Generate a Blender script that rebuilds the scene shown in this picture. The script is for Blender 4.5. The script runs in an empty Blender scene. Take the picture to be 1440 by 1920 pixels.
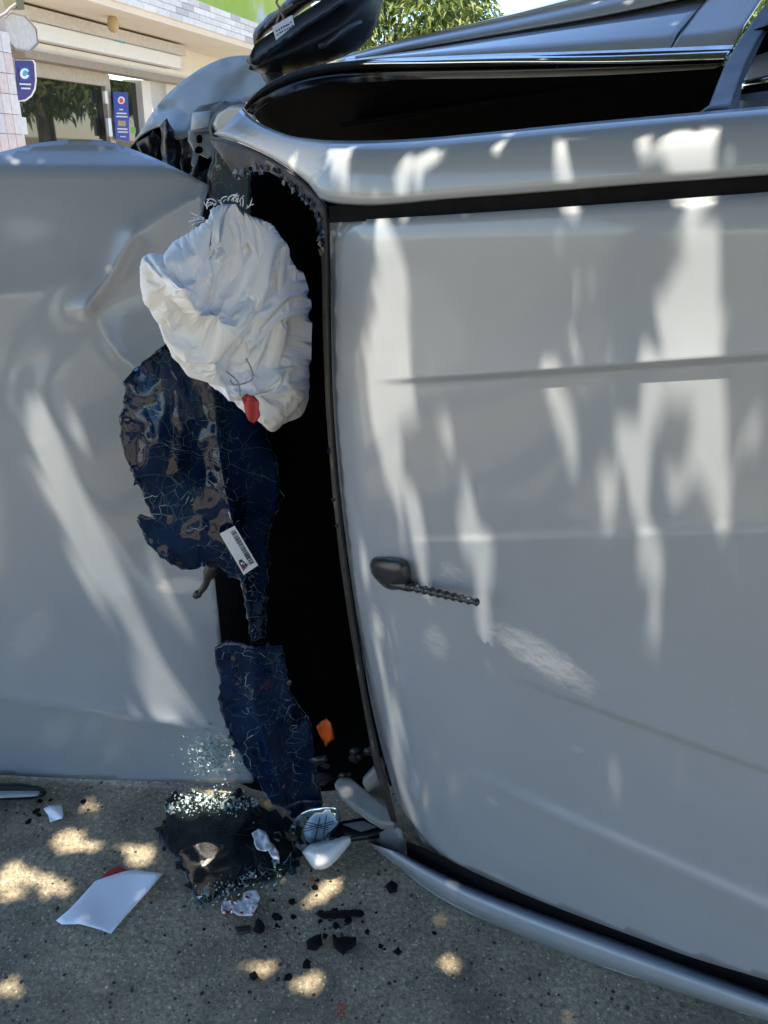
import bpy, math, random
from mathutils import Vector, Matrix, noise
from mathutils.geometry import delaunay_2d_cdt
random.seed(7)
R = math.radians
scene = bpy.context.scene
col = scene.collection

# ------------------------------------------------------------------ camera
CAM_H, PITCH, ROLL, FPX = 1.5, R(25.3), R(2.5), 1440.0      # pixels of the 1440 x 1920 photograph
fw = Vector((0, math.cos(PITCH), -math.sin(PITCH)))
u0 = Vector((0, math.sin(PITCH), math.cos(PITCH)))
hx = Vector((1, 0, 0))
RT = math.cos(ROLL)*hx + math.sin(ROLL)*u0
UP = -math.sin(ROLL)*hx + math.cos(ROLL)*u0
CP = Vector((0, 0, CAM_H))
cam_d = bpy.data.cameras.new('camera'); cam = bpy.data.objects.new('camera', cam_d); col.objects.link(cam)
m3 = Matrix((RT, UP, -fw)).transposed()
cam.matrix_world = Matrix.Translation(CP) @ m3.to_4x4()
cam_d.sensor_fit = 'HORIZONTAL'; cam_d.sensor_width = 36.0; cam_d.lens = FPX/1440*36.0
cam_d.clip_start = 0.02; cam_d.clip_end = 2000
scene.camera = cam

# ------------------------------------------------------------------ sky and sun
SUN = Vector((-0.36, -0.19, 0.915)).normalized()           # direction towards the sun
el = math.asin(SUN.z)
world = bpy.data.worlds.new('World'); scene.world = world; world.use_nodes = True
nt = world.node_tree; bg = nt.nodes['Background']
sky = nt.nodes.new('ShaderNodeTexSky'); sky.sky_type = 'NISHITA'; sky.sun_disc = False
sky.sun_elevation = el; sky.sun_rotation = math.atan2(SUN.x, SUN.y)
sky.air_density = 1.0; sky.dust_density = 0.1; sky.ozone_density = 4.0
nt.links.new(sky.outputs[0], bg.inputs[0]); bg.inputs[1].default_value = 0.15
sd = bpy.data.lights.new('sun', 'SUN'); sun = bpy.data.objects.new('sun', sd); col.objects.link(sun)
sd.energy = 5.0; sd.angle = R(0.53); sd.color = (1.0, 0.89, 0.72)
sun.rotation_euler = SUN.to_track_quat('Z', 'Y').to_euler(); sun.location = (0, 0, 12)
vs = scene.view_settings
vs.view_transform = 'Standard'; vs.look = 'None'; vs.gamma = 1.0; vs.use_curve_mapping = False; vs.exposure = 1.5
scene.render.engine = 'CYCLES'
scene.cycles.max_bounces = 5; scene.cycles.diffuse_bounces = 3; scene.cycles.glossy_bounces = 3; scene.cycles.transmission_bounces = 3
scene.cycles.use_adaptive_sampling = True; scene.cycles.adaptive_threshold = 0.02
scene.cycles.caustics_reflective = False; scene.cycles.caustics_refractive = False

# ------------------------------------------------------------------ helpers: rays of the lens, planes, curves
def ray(x, y): return (x-720)*RT + (960-y)*UP + FPX*fw
def W(x, y, Y):                                             # the point seen at a pixel, Y metres in front
    d = ray(x, y); return CP + d*(Y/d.y)
def G(x, y, z=0.0):                                         # the point seen at a pixel, at height z
    d = ray(x, y); return CP + d*((z-CAM_H)/d.z)
def PL(x, y, p, n, off=0.0):                                # on a plane, then off metres nearer
    d = ray(x, y); t = (p-CP).dot(n)/d.dot(n); return CP + d*(t - off/d.length)

# the car lies on its side: roof plane, axis to the rear, axis to the upper side
TH, LEAN = R(33), R(6)
NR = Vector((-math.sin(TH)*math.cos(LEAN), -math.cos(TH)*math.cos(LEAN), -math.sin(LEAN)))
P0 = G(755, 1570, 0.2)
EL = (PL(1440, 345, P0, NR) - PL(617, 400, P0, NR)).normalized()
EW = EL.cross(NR).normalized()
if EW.z < 0: EW = -EW
def K(x, y, n=0.0):                                         # car frame: n metres above the roof plane
    d = ray(x, y); p = P0 + NR*n
    q = CP + d*((p-CP).dot(NR)/d.dot(NR))
    if q.z < 0.006: q = G(x, y, 0.006)
    return q
def lw(p): v = p-P0; return v.dot(EL), v.dot(EW)
def car(l, w, n): return P0 + EL*l + EW*w + NR*n

def cr(pts, n):                                             # Catmull-Rom through points of any dimension
    P = [tuple(map(float, p)) for p in pts]
    if len(P) == 2: P = [P[0], tuple((a+b)/2 for a, b in zip(*P)), P[1]]
    seg = [0.0]
    for a, b in zip(P, P[1:]): seg.append(seg[-1] + math.dist(a[:2], b[:2]))
    T = seg[-1]; out = []
    for i in range(n):
        s = T*i/(n-1); k = 0
        while k < len(P)-2 and seg[k+1] < s: k += 1
        t = (s-seg[k])/max(seg[k+1]-seg[k], 1e-9)
        p0 = P[max(k-1, 0)]; p1 = P[k]; p2 = P[k+1]; p3 = P[min(k+2, len(P)-1)]
        out.append(tuple(0.5*(2*b+(c-a)*t+(2*a-5*b+4*c-d)*t*t+(3*b-a-3*c+d)*t**3) for a, b, c, d in zip(p0, p1, p2, p3)))
    return out
def gauss(d, s): return math.exp(-(d*d)/(2*s*s))
def sstep(a, b, x):
    t = max(0.0, min(1.0, (x-a)/(b-a))); return t*t*(3-2*t)
def segd(p, a, b):                                          # distance to a segment, parameter, signed side
    ax, ay = a; bx, by = b; dx, dy = bx-ax, by-ay; L2 = dx*dx+dy*dy
    t = max(0, min(1, ((p[0]-ax)*dx+(p[1]-ay)*dy)/L2)); qx, qy = ax+t*dx, ay+t*dy
    s = (p[0]-ax)*dy-(p[1]-ay)*dx
    return math.hypot(p[0]-qx, p[1]-qy), t, (1 if s > 0 else -1)
def pld(p, pl):
    return min(segd(p, a, b)[0] for a, b in zip(pl, pl[1:]))
def inside(p, poly):
    x, y = p; c = False; j = len(poly)-1
    for i in range(len(poly)):
        xi, yi = poly[i]; xj, yj = poly[j]
        if (yi > y) != (yj > y) and x < (xj-xi)*(y-yi)/(yj-yi)+xi: c = not c
        j = i
    return c
def nz(x, y, z=0.0): return noise.noise(Vector((x, y, z)))
def fbm(x, y, z=0.0, o=4):
    v = 0; a = 1; 
    for _ in range(o): v += a*nz(x, y, z); x *= 2.03; y *= 2.03; a *= .5
    return v
def jag(poly, step, amp, seed=0):                           # a ragged outline
    rnd = random.Random(seed); out = []
    for i in range(len(poly)):
        a, b = poly[i], poly[(i+1) % len(poly)]
        L = math.dist(a, b); k = max(1, int(L/step)); nx, ny = -(b[1]-a[1])/max(L, 1e-6), (b[0]-a[0])/max(L, 1e-6)
        for j in range(k):
            t = (j+(rnd.uniform(-.3, .3) if j else 0))/k; o = rnd.uniform(-amp, amp) if j else 0
            out.append((a[0]+(b[0]-a[0])*t+nx*o, a[1]+(b[1]-a[1])*t+ny*o))
    return out
def smooth_loop(poly, n):
    return cr(list(poly)+[poly[0]], n+1)[:-1]

# ------------------------------------------------------------------ helpers: objects
def tag(o, label=None, cat=None, group=None, kind=None):
    if label: o['label'] = label
    if cat: o['category'] = cat
    if group: o['group'] = group
    if kind: o['kind'] = kind
    return o
def empty(name, loc=(0, 0, 0)):
    o = bpy.data.objects.new(name, None); o.location = loc; o.empty_display_size = .1; col.objects.link(o); return o
def mesh(name, V, F, mat, parent=None, smooth=True, mats=None, fm=None):
    me = bpy.data.meshes.new(name); me.from_pydata([tuple(v) for v in V], [], F); me.validate(clean_customdata=False)
    for m in (mats or [mat]): me.materials.append(m)
    if fm:
        for p, k in zip(me.polygons, fm): p.material_index = k
    if smooth: me.shade_smooth()
    me.update()
    o = bpy.data.objects.new(name, me); col.objects.link(o)
    if parent:
        o.parent = parent; o.matrix_parent_inverse = Matrix.Translation(-Vector(parent.location)) if parent.type == 'EMPTY' else Matrix()
    return o
def solid(o, t, off=-1):
    m = o.modifiers.new('thickness', 'SOLIDIFY'); m.thickness = t; m.offset = off; return o
def subsurf(o, k=1):
    m = o.modifiers.new('smooth', 'SUBSURF'); m.levels = k; m.render_levels = k; return o
def orient(V, F, towards):                                  # faces turned to a point
    out = []
    for f in F:
        a, b, c = V[f[0]], V[f[1]], V[f[2]]
        nn = (b-a).cross(c-a)
        out.append(f if nn.dot(towards-a) >= 0 else tuple(reversed(f)))
    return out
def fill2d(poly, step, extra=(), avoid=None):                           # triangles inside an outline with inner grid points
    pts = [Vector(p) for p in poly]; nb = len(pts)
    xs = [p[0] for p in poly]; ys = [p[1] for p in poly]
    y = min(ys)+step*.5; r = 0
    while y < max(ys):
        x = min(xs)+step*(.5 if r % 2 else .2)
        while x < max(xs):
            if inside((x, y), poly) and not (avoid and avoid(x, y)) and min(segd((x, y), poly[i], poly[(i+1) % nb])[0] for i in range(nb)) > step*.45: pts.append(Vector((x, y)))
            x += step
        y += step*.87; r += 1
    pts += [Vector(p) for p in extra]
    v, e, f, *_ = delaunay_2d_cdt(pts, [(i, (i+1) % nb) for i in range(nb)], [], 1, 1e-6)
    return [tuple(p) for p in v], [tuple(t) for t in f]
def patch(name, poly, fn, step, mat, parent=None, thick=0.0, smooth=True, towards=None, extra=(), avoid=None):
    v, f = fill2d(poly, step, extra, avoid); V = [fn(*p) for p in v]
    o = mesh(name, V, orient(V, f, towards or CP), mat, parent, smooth)
    if thick: solid(o, thick)
    return o
def puff(name, poly, fn, T, D, step, mat, parent=None, back=0.7, hfn=None, power=.5):
    # a closed pillow body over an outline; fn(x, y, h) places a point h metres nearer than the middle sheet
    v, f = fill2d(poly, step); nb = len(poly); F = []; V = []
    def hd(p):
        d = min(segd(p, poly[i], poly[(i+1) % nb])[0] for i in range(nb)); t = min(d/D, 1.0)
        return (1-(1-t)**2)**power
    H = [hd(p) for p in v]; edge = [h < 1e-3 for h in H]
    for p, h in zip(v, H): V.append(fn(p[0], p[1], T*h + (hfn(*p)*min(1, h*1.5) if hfn else 0)))
    idx = {}
    for i, (p, h) in enumerate(zip(v, H)):
        if edge[i]: idx[i] = i
        else: idx[i] = len(V); V.append(fn(p[0], p[1], -T*h*back))
    ff = orient(V, f, CP)
    F = list(ff) + [tuple(idx[k] for k in reversed(t)) for t in ff]
    return mesh(name, V, F, mat, parent)
def loft(name, rows, fn, nu, mat, parent=None, ext=0.0, thick=0.0, sub=0, towards=None):
    # rows of (px, py, depth) polylines; ext continues the surface rearwards along the car
    G_ = [[fn(*p) for p in cr(r, nu)] for r in rows]
    if ext:
        for g in G_:
            e = g[-1]
            for k in (.25, .5, 1.0): g.append(e + EL*ext*k)
    w = len(G_[0]); V = [p for g in G_ for p in g]; F = []
    for i in range(len(G_)-1):
        for j in range(w-1): F.append((i*w+j, i*w+j+1, (i+1)*w+j+1, (i+1)*w+j))
    o = mesh(name, V, orient(V, F, towards or CP), mat, parent)
    if thick: solid(o, thick)
    if sub: subsurf(o, sub)
    return o
def tube(pts, rad, n=8, cap=True):                           # geometry of a tube through points
    V = []; F = []; rads = rad if isinstance(rad, (list, tuple)) else [rad]*len(pts)
    up = Vector((.3, .2, 1)).normalized()
    for i, p in enumerate(pts):
        d = (pts[min(i+1, len(pts)-1)]-pts[max(i-1, 0)]).normalized()
        a = d.cross(up)
        if a.length < 1e-3: a = d.cross(Vector((1, 0, 0)))
        a.normalize(); b = d.cross(a)
        for k in range(n):
            t = 2*math.pi*k/n; V.append(p + (a*math.cos(t)+b*math.sin(t))*rads[i])
    for i in range(len(pts)-1):
        for k in range(n): F.append((i*n+k, i*n+(k+1) % n, (i+1)*n+(k+1) % n, (i+1)*n+k))
    if cap: F.append(tuple(range(n-1, -1, -1))); F.append(tuple((len(pts)-1)*n+k for k in range(n)))
    return V, F
def join(parts):
    V = []; F = []
    for v, f in parts:
        o = len(V); V += list(v); F += [tuple(i+o for i in t) for t in f]
    return V, F
def rv0(r): return Vector((r.gauss(0, 1), r.gauss(0, 1), r.gauss(0, 1))).normalized()
def prism(front, dvec):                                      # polygon of 3-D points, extruded
    n = len(front); V = list(front)+[p+dvec for p in front]
    F = [tuple(range(n)), tuple(range(2*n-1, n-1, -1))]+[(i, i+n, (i+1) % n+n, (i+1) % n) for i in range(n)]
    return V, F
def box(c, ax, ay, az):                                      # centre, three half-axes
    V = [c+ax*i+ay*j+az*k for i in (-1, 1) for j in (-1, 1) for k in (-1, 1)]
    F = [(0, 1, 3, 2), (4, 6, 7, 5), (0, 4, 5, 1), (2, 3, 7, 6), (0, 2, 6, 4), (1, 5, 7, 3)]
    return V, F
def fixn(o):
    import bmesh
    bm = bmesh.new(); bm.from_mesh(o.data); bmesh.ops.recalc_face_normals(bm, faces=bm.faces); bm.to_mesh(o.data); bm.free(); return o
def bevel(o, w, s=2):
    m = o.modifiers.new('bevel', 'BEVEL'); m.width = w; m.segments = s; m.limit_method = 'ANGLE'; return o

# ------------------------------------------------------------------ materials
class NT:
    def __init__(self, name):
        self.m = bpy.data.materials.new(name); self.m.use_nodes = True
        self.t = self.m.node_tree; self.b = self.t.nodes['Principled BSDF']; self.pos = None
    def n(self, kind, **kw):
        x = self.t.nodes.new(kind)
        for k, v in kw.items(): setattr(x, k, v)
        return x
    def l(self, a, b): self.t.links.new(a, b)
    def P(self):
        if not self.pos: self.pos = self.n('ShaderNodeNewGeometry').outputs['Position']
        return self.pos
    def noise(self, scale, detail=4, rough=.55, vec=None, dist=0.0):
        x = self.n('ShaderNodeTexNoise'); x.inputs['Scale'].default_value = scale; x.inputs['Detail'].default_value = detail
        x.inputs['Roughness'].default_value = rough; x.inputs['Distortion'].default_value = dist
        self.l(vec or self.P(), x.inputs['Vector']); return x.outputs['Fac']
    def voro(self, scale, feature='F1', vec=None, out='Distance'):
        x = self.n('ShaderNodeTexVoronoi'); x.feature = feature; x.inputs['Scale'].default_value = scale
        self.l(vec or self.P(), x.inputs['Vector']); return x.outputs[out]
    def ramp(self, fac, stops):
        x = self.n('ShaderNodeValToRGB'); self.l(fac, x.inputs[0]); e = x.color_ramp.elements
        while len(e) < len(stops): e.new(.5)
        for i, (p, c) in enumerate(stops):
            e[i].position = p; e[i].color = (c, c, c, 1) if isinstance(c, (int, float)) else (*c, 1)
        return x.outputs[0]
    def mix(self, fac, a, b, mode='MIX'):
        x = self.n('ShaderNodeMix'); x.data_type = 'RGBA'; x.blend_type = mode
        for s, v in ((x.inputs[0], fac), (x.inputs[6], a), (x.inputs[7], b)):
            if isinstance(v, (int, float)): s.default_value = v if s.type == 'VALUE' else (v, v, v, 1)
            elif isinstance(v, tuple): s.default_value = (*v, 1)
            else: self.l(v, s)
        return x.outputs[2]
    def math(self, op, a, b=0.0, c=None):
        x = self.n('ShaderNodeMath'); x.operation = op
        for s, v in zip(x.inputs, (a, b, c)):
            if v is None: continue
            if isinstance(v, (int, float)): s.default_value = v
            else: self.l(v, s)
        return x.outputs[0]
    def bump(self, h, strength=.3, dist=.01, prev=None):
        x = self.n('ShaderNodeBump'); x.inputs['Strength'].default_value = strength; x.inputs['Distance'].default_value = dist
        self.l(h, x.inputs['Height'])
        if prev: self.l(prev, x.inputs['Normal'])
        self.l(x.outputs[0], self.b.inputs['Normal']); return x.outputs[0]
    def set(self, **kw):
        for k, v in kw.items():
            s = self.b.inputs[k.replace('_', ' ')]
            if isinstance(v, tuple): s.default_value = (*v, 1) if s.type == 'RGBA' and len(v) == 3 else v
            elif isinstance(v, (int, float)): s.default_value = v
            else: self.l(v, s)
        return self
    def scaled(self, sx, sy, sz):
        x = self.n('ShaderNodeMapping'); x.inputs['Scale'].default_value = (sx, sy, sz); self.l(self.P(), x.inputs['Vector']); return x.outputs[0]
    def blob(self, p, r, axis=None, stretch=1.0):            # 1 at a point, 0 beyond r (stretched along an axis)
        d = self.n('ShaderNodeVectorMath'); d.operation = 'SUBTRACT'; self.l(self.P(), d.inputs[0]); d.inputs[1].default_value = p
        v = d.outputs[0]
        if axis:
            dt = self.n('ShaderNodeVectorMath'); dt.operation = 'DOT_PRODUCT'; self.l(v, dt.inputs[0]); dt.inputs[1].default_value = axis
            sc = self.n('ShaderNodeVectorMath'); sc.operation = 'SCALE'; sc.inputs[0].default_value = axis
            self.l(self.math('MULTIPLY', dt.outputs['Value'], 1-1/stretch), sc.inputs['Scale'])
            sb = self.n('ShaderNodeVectorMath'); sb.operation = 'SUBTRACT'; self.l(v, sb.inputs[0]); self.l(sc.outputs[0], sb.inputs[1]); v = sb.outputs[0]
        ln = self.n('ShaderNodeVectorMath'); ln.operation = 'LENGTH'; self.l(v, ln.inputs[0])
        x = self.n('ShaderNodeMapRange'); x.inputs['From Min'].default_value = 0; x.inputs['From Max'].default_value = r
        x.inputs['To Min'].default_value = 1; x.inputs['To Max'].default_value = 0; self.l(ln.outputs['Value'], x.inputs['Value'])
        return x.outputs[0]

def simple(name, c, rough=.5, spec=.5, metal=0.0, vary=.12, vs_=30, bump=0.0, bs=200, coat=0.0):
    m = NT(name)
    f = m.noise(vs_, 4)
    m.set(Base_Color=m.mix(m.ramp(f, [(.3, 0.0), (.7, 1.0)]), tuple(x*(1-vary) for x in c), tuple(min(1, x*(1+vary)) for x in c)),
          Roughness=m.math('ADD', m.math('MULTIPLY', m.noise(vs_*2.3, 3), .25), rough-.12), Metallic=metal, Coat_Weight=coat)
    m.b.inputs['Specular IOR Level'].default_value = spec
    if bump: m.bump(m.noise(bs, 3), bump, .002)
    return m.m

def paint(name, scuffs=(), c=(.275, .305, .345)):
    m = NT(name)
    dust = m.noise(9, 6, .65)
    fine = m.noise(260, 2)
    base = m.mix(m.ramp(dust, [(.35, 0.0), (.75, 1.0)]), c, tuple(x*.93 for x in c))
    # thin random scratches: stretched noise bands
    sc = m.ramp(m.noise(1.0, 5, .6, vec=m.scaled(130, 130, 9), dist=.3), [(.665, 0.0), (.70, 1.0)])
    msk = m.ramp(m.noise(3.1, 3), [(.55, 0.0), (.72, 1.0)])
    scr = m.math('MULTIPLY', sc, msk)
    base = m.mix(m.math('MULTIPLY', scr, .35), base, (.5, .5, .5))
    # dark specks and grime dots
    sp = m.ramp(m.voro(16), [(.018, 1.0), (.03, 0.0)])
    base = m.mix(m.math('MULTIPLY', sp, m.ramp(m.noise(2.3, 2), [(.55, 0.0), (.62, .6)])), base, (.12, .115, .11))
    rough = m.math('ADD', m.math('MULTIPLY', dust, .16), .27)
    sn = m.noise(1.0, 6, .75, vec=m.scaled(34, 34, 85), dist=.4) if scuffs else None
    for p, r, ax, st, kk in scuffs:
        b = m.math('MULTIPLY', m.blob(p, r, ax, st), sn); k = m.ramp(b, [(.15, 0.0), (.31, kk), (.6, kk)])
        base = m.mix(k, base, (.60, .58, .56)); rough = m.math('ADD', rough, m.math('MULTIPLY', k, .35))
    m.set(Base_Color=base, Roughness=rough, Coat_Weight=.6, Coat_Roughness=.07)
    m.bump(m.math('ADD', m.math('MULTIPLY', fine, .12), m.noise(22, 3)), .05, .004)
    return m.m
M = {}
EWt = tuple(EW); ELt = tuple(EL)
DG = tuple((EL*.93-EW*.36).normalized())
M['paint'] = paint('silver_white_paint')
M['roof'] = paint('roof_paint', [
    (tuple(K(1030, 1220)), .06, DG, 2.6, .9), (tuple(K(925, 1333)), .022, DG, 3.2, .8), (tuple(K(860, 1060)), .04, ELt, 1.5, .5),
    (tuple(K(830, 1190)), .05, EWt, 1.4, .45), (tuple(K(935, 1470)), .018, DG, 6, .8), (tuple(K(712, 1165)), .03, EWt, 2.2, .6),
    (tuple(K(1090, 1390)), .03, None, 1, .4), (tuple(K(930, 1490)), .03, None, 1, .35)])
M['pillar'] = paint('scuffed_pillar_paint', [(tuple(K(510, 265, -.06)), .09, ELt, 2.2, .9), (tuple(K(590, 300, -.04)), .06, None, 1, .8)])
M['grey_paint'] = simple('blue_grey_primer', (.30, .345, .36), .42, .5, vary=.1, vs_=6, coat=.2)
M['grey_metal'] = simple('grey_sheet_metal', (.34, .35, .35), .45, vary=.15)
M['black_trim'] = simple('black_trim', (.012, .013, .015), .45, vary=.3)
M['shard'] = simple('black_shard_plastic', (.006, .006, .007), .8, .15, vary=.3)
M['gap'] = simple('black_gap_rubber', (.005, .005, .006), .8, .12, vary=.3)
M['black_gloss'] = simple('black_gloss_plastic', (.008, .010, .012), .22, vary=.25, vs_=12)
M['mirror_shell'] = simple('matte_black_mirror_shell', (.006, .007, .008), .5, .3, vary=.25, vs_=20)
M['satin_dark'] = simple('dark_satin_trim', (.016, .019, .023), .34, vary=.2, vs_=8)
M['rubber'] = simple('seal_rubber', (.014, .014, .014), .6, vary=.3)
M['interior'] = simple('interior_black', (.0025, .0025, .003), .9, .05, vary=.3)
M['interior_seat'] = simple('interior_seat_cloth', (.014, .014, .016), .9, .2, vary=.3, bump=.3)
M['chrome'] = simple('chrome', (.82, .83, .85), .14, metal=1.0, vary=.03)
def frame_mat():
    m = NT('torn_frame'); f = m.noise(16, 5, .65, vec=m.scaled(1, 1, .5))
    m.set(Base_Color=m.ramp(f, [(.46, (.010, .010, .011)), (.56, (.035, .033, .03)), (.64, (.15, .13, .10)), (.78, (.24, .22, .20))]), Roughness=.6); m.bump(m.noise(120, 4), .6, .003); return m.m
M['frame'] = frame_mat()
M['trim_grey'] = simple('grey_pillar_trim', (.19, .195, .19), .6, vary=.12)
M['orange'] = simple('orange_plastic', (.5, .075, .004), .5, vary=.1)
M['white_plastic'] = simple('white_mirror_shell', (.72, .71, .68), .3, vary=.06, coat=.5)
M['mirror'] = simple('mirror_glass', (.55, .72, .85), .05, metal=1.0, vary=.04)
M['paper'] = simple('white_paper', (.86, .90, .97), .75, .3, vary=.03, vs_=6)
M['red'] = simple('red_card', (.40, .018, .02), .5, vary=.2)
M['redtag'] = simple('red_airbag_tag', (.36, .022, .024), .6, vary=.25, vs_=60)
M['ink'] = simple('black_ink', (.015, .015, .03), .7, vary=.2)
M['inkred'] = simple('purple_ink', (.20, .02, .07), .7, vary=.2)
M['sticker'] = simple('white_sticker', (.74, .78, .88), .5, vary=.02)

def glass_mat(name, c, rough=.04):
    m = NT(name)
    tint = m.ramp(m.noise(7, 3), [(.34, tuple(x*.25 for x in c)), (.46, c), (.58, (c[0]*1.3, c[1]*1.5, c[2]*1.35)), (.70, (c[0]*1.5, c[1]*1.9, c[2]*.85))])
    ed = m.ramp(m.voro(42, 'DISTANCE_TO_EDGE'), [(.0, 1.0), (.025, 0.0)])
    msk = m.ramp(m.noise(12, 4), [(.52, 0.0), (.64, 1.0)])
    fine = m.math('MULTIPLY', ed, msk)
    m.set(Base_Color=m.mix(m.math('MULTIPLY', fine, .5), tint, (.16, .24, .25)), Roughness=m.math('ADD', m.math('MULTIPLY', fine, .4), rough))
    m.b.inputs['Specular IOR Level'].default_value = .42
    m.bump(m.noise(18, 3), .14, .006)
    return m.m
M['glass'] = glass_mat('sky_tinted_glass', (.004, .013, .042), .03)  # navy base paints the mirrored blue sky into the glass
M['glass_pale'] = glass_mat('grey_green_windscreen_glass', (.03, .045, .05), .12)
def crack_mat():
    m = NT('crazed_laminate')
    f = m.noise(130, 5, .7)
    m.set(Base_Color=m.ramp(f, [(.36, (.03, .05, .055)), (.50, (.16, .24, .25)), (.66, (.55, .66, .66))]), Roughness=.35)
    m.bump(m.noise(300, 4), .8, .002); return m.m
M['crack'] = crack_mat()
def thin_glass():
    m = NT('thin_dark_glass'); m.set(Base_Color=(.012, .018, .022), Roughness=.06)
    tr = m.n('ShaderNodeBsdfTransparent'); tr.inputs[0].default_value = (.55, .62, .62, 1); mx = m.n('ShaderNodeMixShader')
    m.l(m.ramp(m.noise(14, 4), [(.35, .10), (.65, .6)]), mx.inputs[0]); m.l(m.b.outputs[0], mx.inputs[1]); m.l(tr.outputs[0], mx.inputs[2]); m.l(mx.outputs[0], m.t.nodes['Material Output'].inputs[0])
    m.bump(m.noise(60, 3), .1, .003); return m.m
M['thin_glass'] = thin_glass()
M['crack_line'] = simple('white_crack_edge', (.19, .26, .27), .35, vary=.8, vs_=28)
def crumb_mat():
    m = NT('glass_crumbs'); m.set(Base_Color=(.55, .70, .68), Roughness=.12, Transmission_Weight=.35, IOR=1.45)
    m.bump(m.noise(400, 2), .5, .001); return m.m
M['crumb'] = crumb_mat()
def fabric():
    m = NT('airbag_fabric')
    f = m.noise(12, 5); w = m.noise(900, 2)
    m.set(Base_Color=m.mix(f, (.84, .86, .90), (.77, .785, .81)), Roughness=.85, Sheen_Weight=.15)
    h = m.math('ADD', m.math('MULTIPLY', m.noise(1.0, 4, .6, vec=m.scaled(55, 55, 38), dist=1.2), 1.0), m.math('MULTIPLY', w, .06))
    m.bump(h, .22, .004); return m.m
M['fabric'] = fabric()
def tissue():
    m = NT('stained_tissue')
    f = m.noise(38, 4, .6)
    m.set(Base_Color=m.mix(m.ramp(f, [(.50, 0.0), (.54, 1.0)]), (.76, .755, .77), (.24, .012, .018)), Roughness=.9)
    m.bump(m.noise(90, 4), .6, .004); return m.m
M['tissue_red'] = tissue()
M['tissue'] = simple('white_tissue', (.76, .755, .77), .9, vary=.05, bump=.6, bs=90)

def asphalt():
    m = NT('worn_asphalt')
    big = m.noise(1.3, 5, .6); mid = m.noise(8, 5, .65); fine = m.noise(95, 6, .75)
    base = m.ramp(fine, [(.30, (.055, .053, .048)), (.47, (.155, .150, .135)), (.60, (.235, .228, .205)), (.76, (.40, .385, .35))])
    base = m.mix(m.ramp(big, [(.38, 0.0), (.66, .75)]), base, m.mix(1.0, base, (1.0, .93, .80), 'MULTIPLY'))
    base = m.mix(m.ramp(mid, [(.30, .62), (.52, 0.0)]), base, (.07, .068, .062))
    # aggregate stones
    cc = m.n('ShaderNodeSeparateColor'); m.l(m.voro(120, out='Color'), cc.inputs[0])
    st = m.math('MULTIPLY', m.ramp(m.voro(120), [(.28, 1.0), (.42, 0.0)]), m.ramp(cc.outputs[0], [(.52, 0.0), (.58, 1.0)]))
    base = m.mix(m.math('MULTIPLY', st, .65), base, m.ramp(cc.outputs[1], [(.0, (.09, .088, .082)), (.6, (.24, .235, .22)), (1.0, (.46, .45, .42))]))
    # dark tar and oil specks
    c2 = m.n('ShaderNodeSeparateColor'); m.l(m.voro(33, out='Color'), c2.inputs[0])
    tar = m.math('MULTIPLY', m.ramp(m.math('ADD', m.voro(33), m.math('MULTIPLY', m.noise(70, 3), .25)), [(.26, 1.0), (.36, 0.0)]), m.ramp(c2.outputs[0], [(.66, 0.0), (.70, 1.0)]))
    base = m.mix(m.math('MULTIPLY', tar, .45), base, (.035, .034, .031))
    # a few reddish drips
    for px, py, r in ((585, 1652, .022), (640, 1893, .03)):
        k = m.ramp(m.math('MULTIPLY', m.blob(tuple(G(px, py)), r), m.noise(60, 3)), [(.25, 0.0), (.34, .8)])
        base = m.mix(k, base, (.26, .06, .04))
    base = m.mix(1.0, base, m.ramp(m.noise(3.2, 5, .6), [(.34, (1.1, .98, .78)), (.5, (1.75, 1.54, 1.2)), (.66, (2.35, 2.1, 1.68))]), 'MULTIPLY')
    m.set(Base_Color=base, Roughness=m.math('ADD', m.math('MULTIPLY', mid, .2), .72))
    b = m.bump(fine, .75, .006); m.bump(m.math('MULTIPLY', st, 1.0), .5, .004, b); return m.m
M['asphalt'] = asphalt()

# ------------------------------------------------------------------ ground
g = 300; nseg = 2
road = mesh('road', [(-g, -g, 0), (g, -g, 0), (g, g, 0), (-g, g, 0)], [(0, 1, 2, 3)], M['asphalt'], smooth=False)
tag(road, kind='structure')

# ------------------------------------------------------------------ the overturned car
CAR = empty('overturned_car', (0.3, 1.4, 0))
tag(CAR, 'pale silver car lying on its side, windscreen smashed and bonnet crumpled', 'car')

EDGE = [(617, 415), (619, 500), (620, 600), (624, 760), (634, 900), (650, 1040), (668, 1170), (690, 1310), (715, 1430), (745, 1540), (762, 1580)]
TOPG = [(617, 415), (800, 405), (1000, 392), (1200, 378), (1440, 360)]          # roof side of the upper gap
TOPR = [(616, 389), (800, 378), (1000, 363), (1200, 347), (1440, 330)]          # rail side of the upper gap
BOTG = [(762, 1580), (800, 1594), (900, 1641), (1000, 1684), (1100, 1723), (1200, 1760), (1300, 1796), (1440, 1838)]
ribs = []
def roof_n(l, w):
    wc = (w-.6)/.62
    v = .022*(1-wc*wc) - 1.6*max(0, .13-l+.03*wc*wc)**2 - .012*(l/1.0)**2
    v -= .012*sstep(.95, 1.04, abs(wc))
    for (l0, w0), (l1, w1), amp, sg, tw in ribs:
        t = (l-l0)/(l1-l0); ww = w0+(w1-w0)*t
        d = (w-ww)*(1 if amp > 0 else -1); a_ = abs(amp)*sstep(0, .45, t)
        v += a_*(math.exp(d/sg) if d < 0 else 1-sstep(0, tw, d))
    v += .0016*fbm(l*3.1, w*3.1, 2.0, 2)
    return v
def RF(x, y):                                                # on the curved roof skin
    n = 0.0
    for _ in range(3): q = K(x, y, n); n = roof_n(*lw(q))
    return K(x, y, n)
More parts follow.
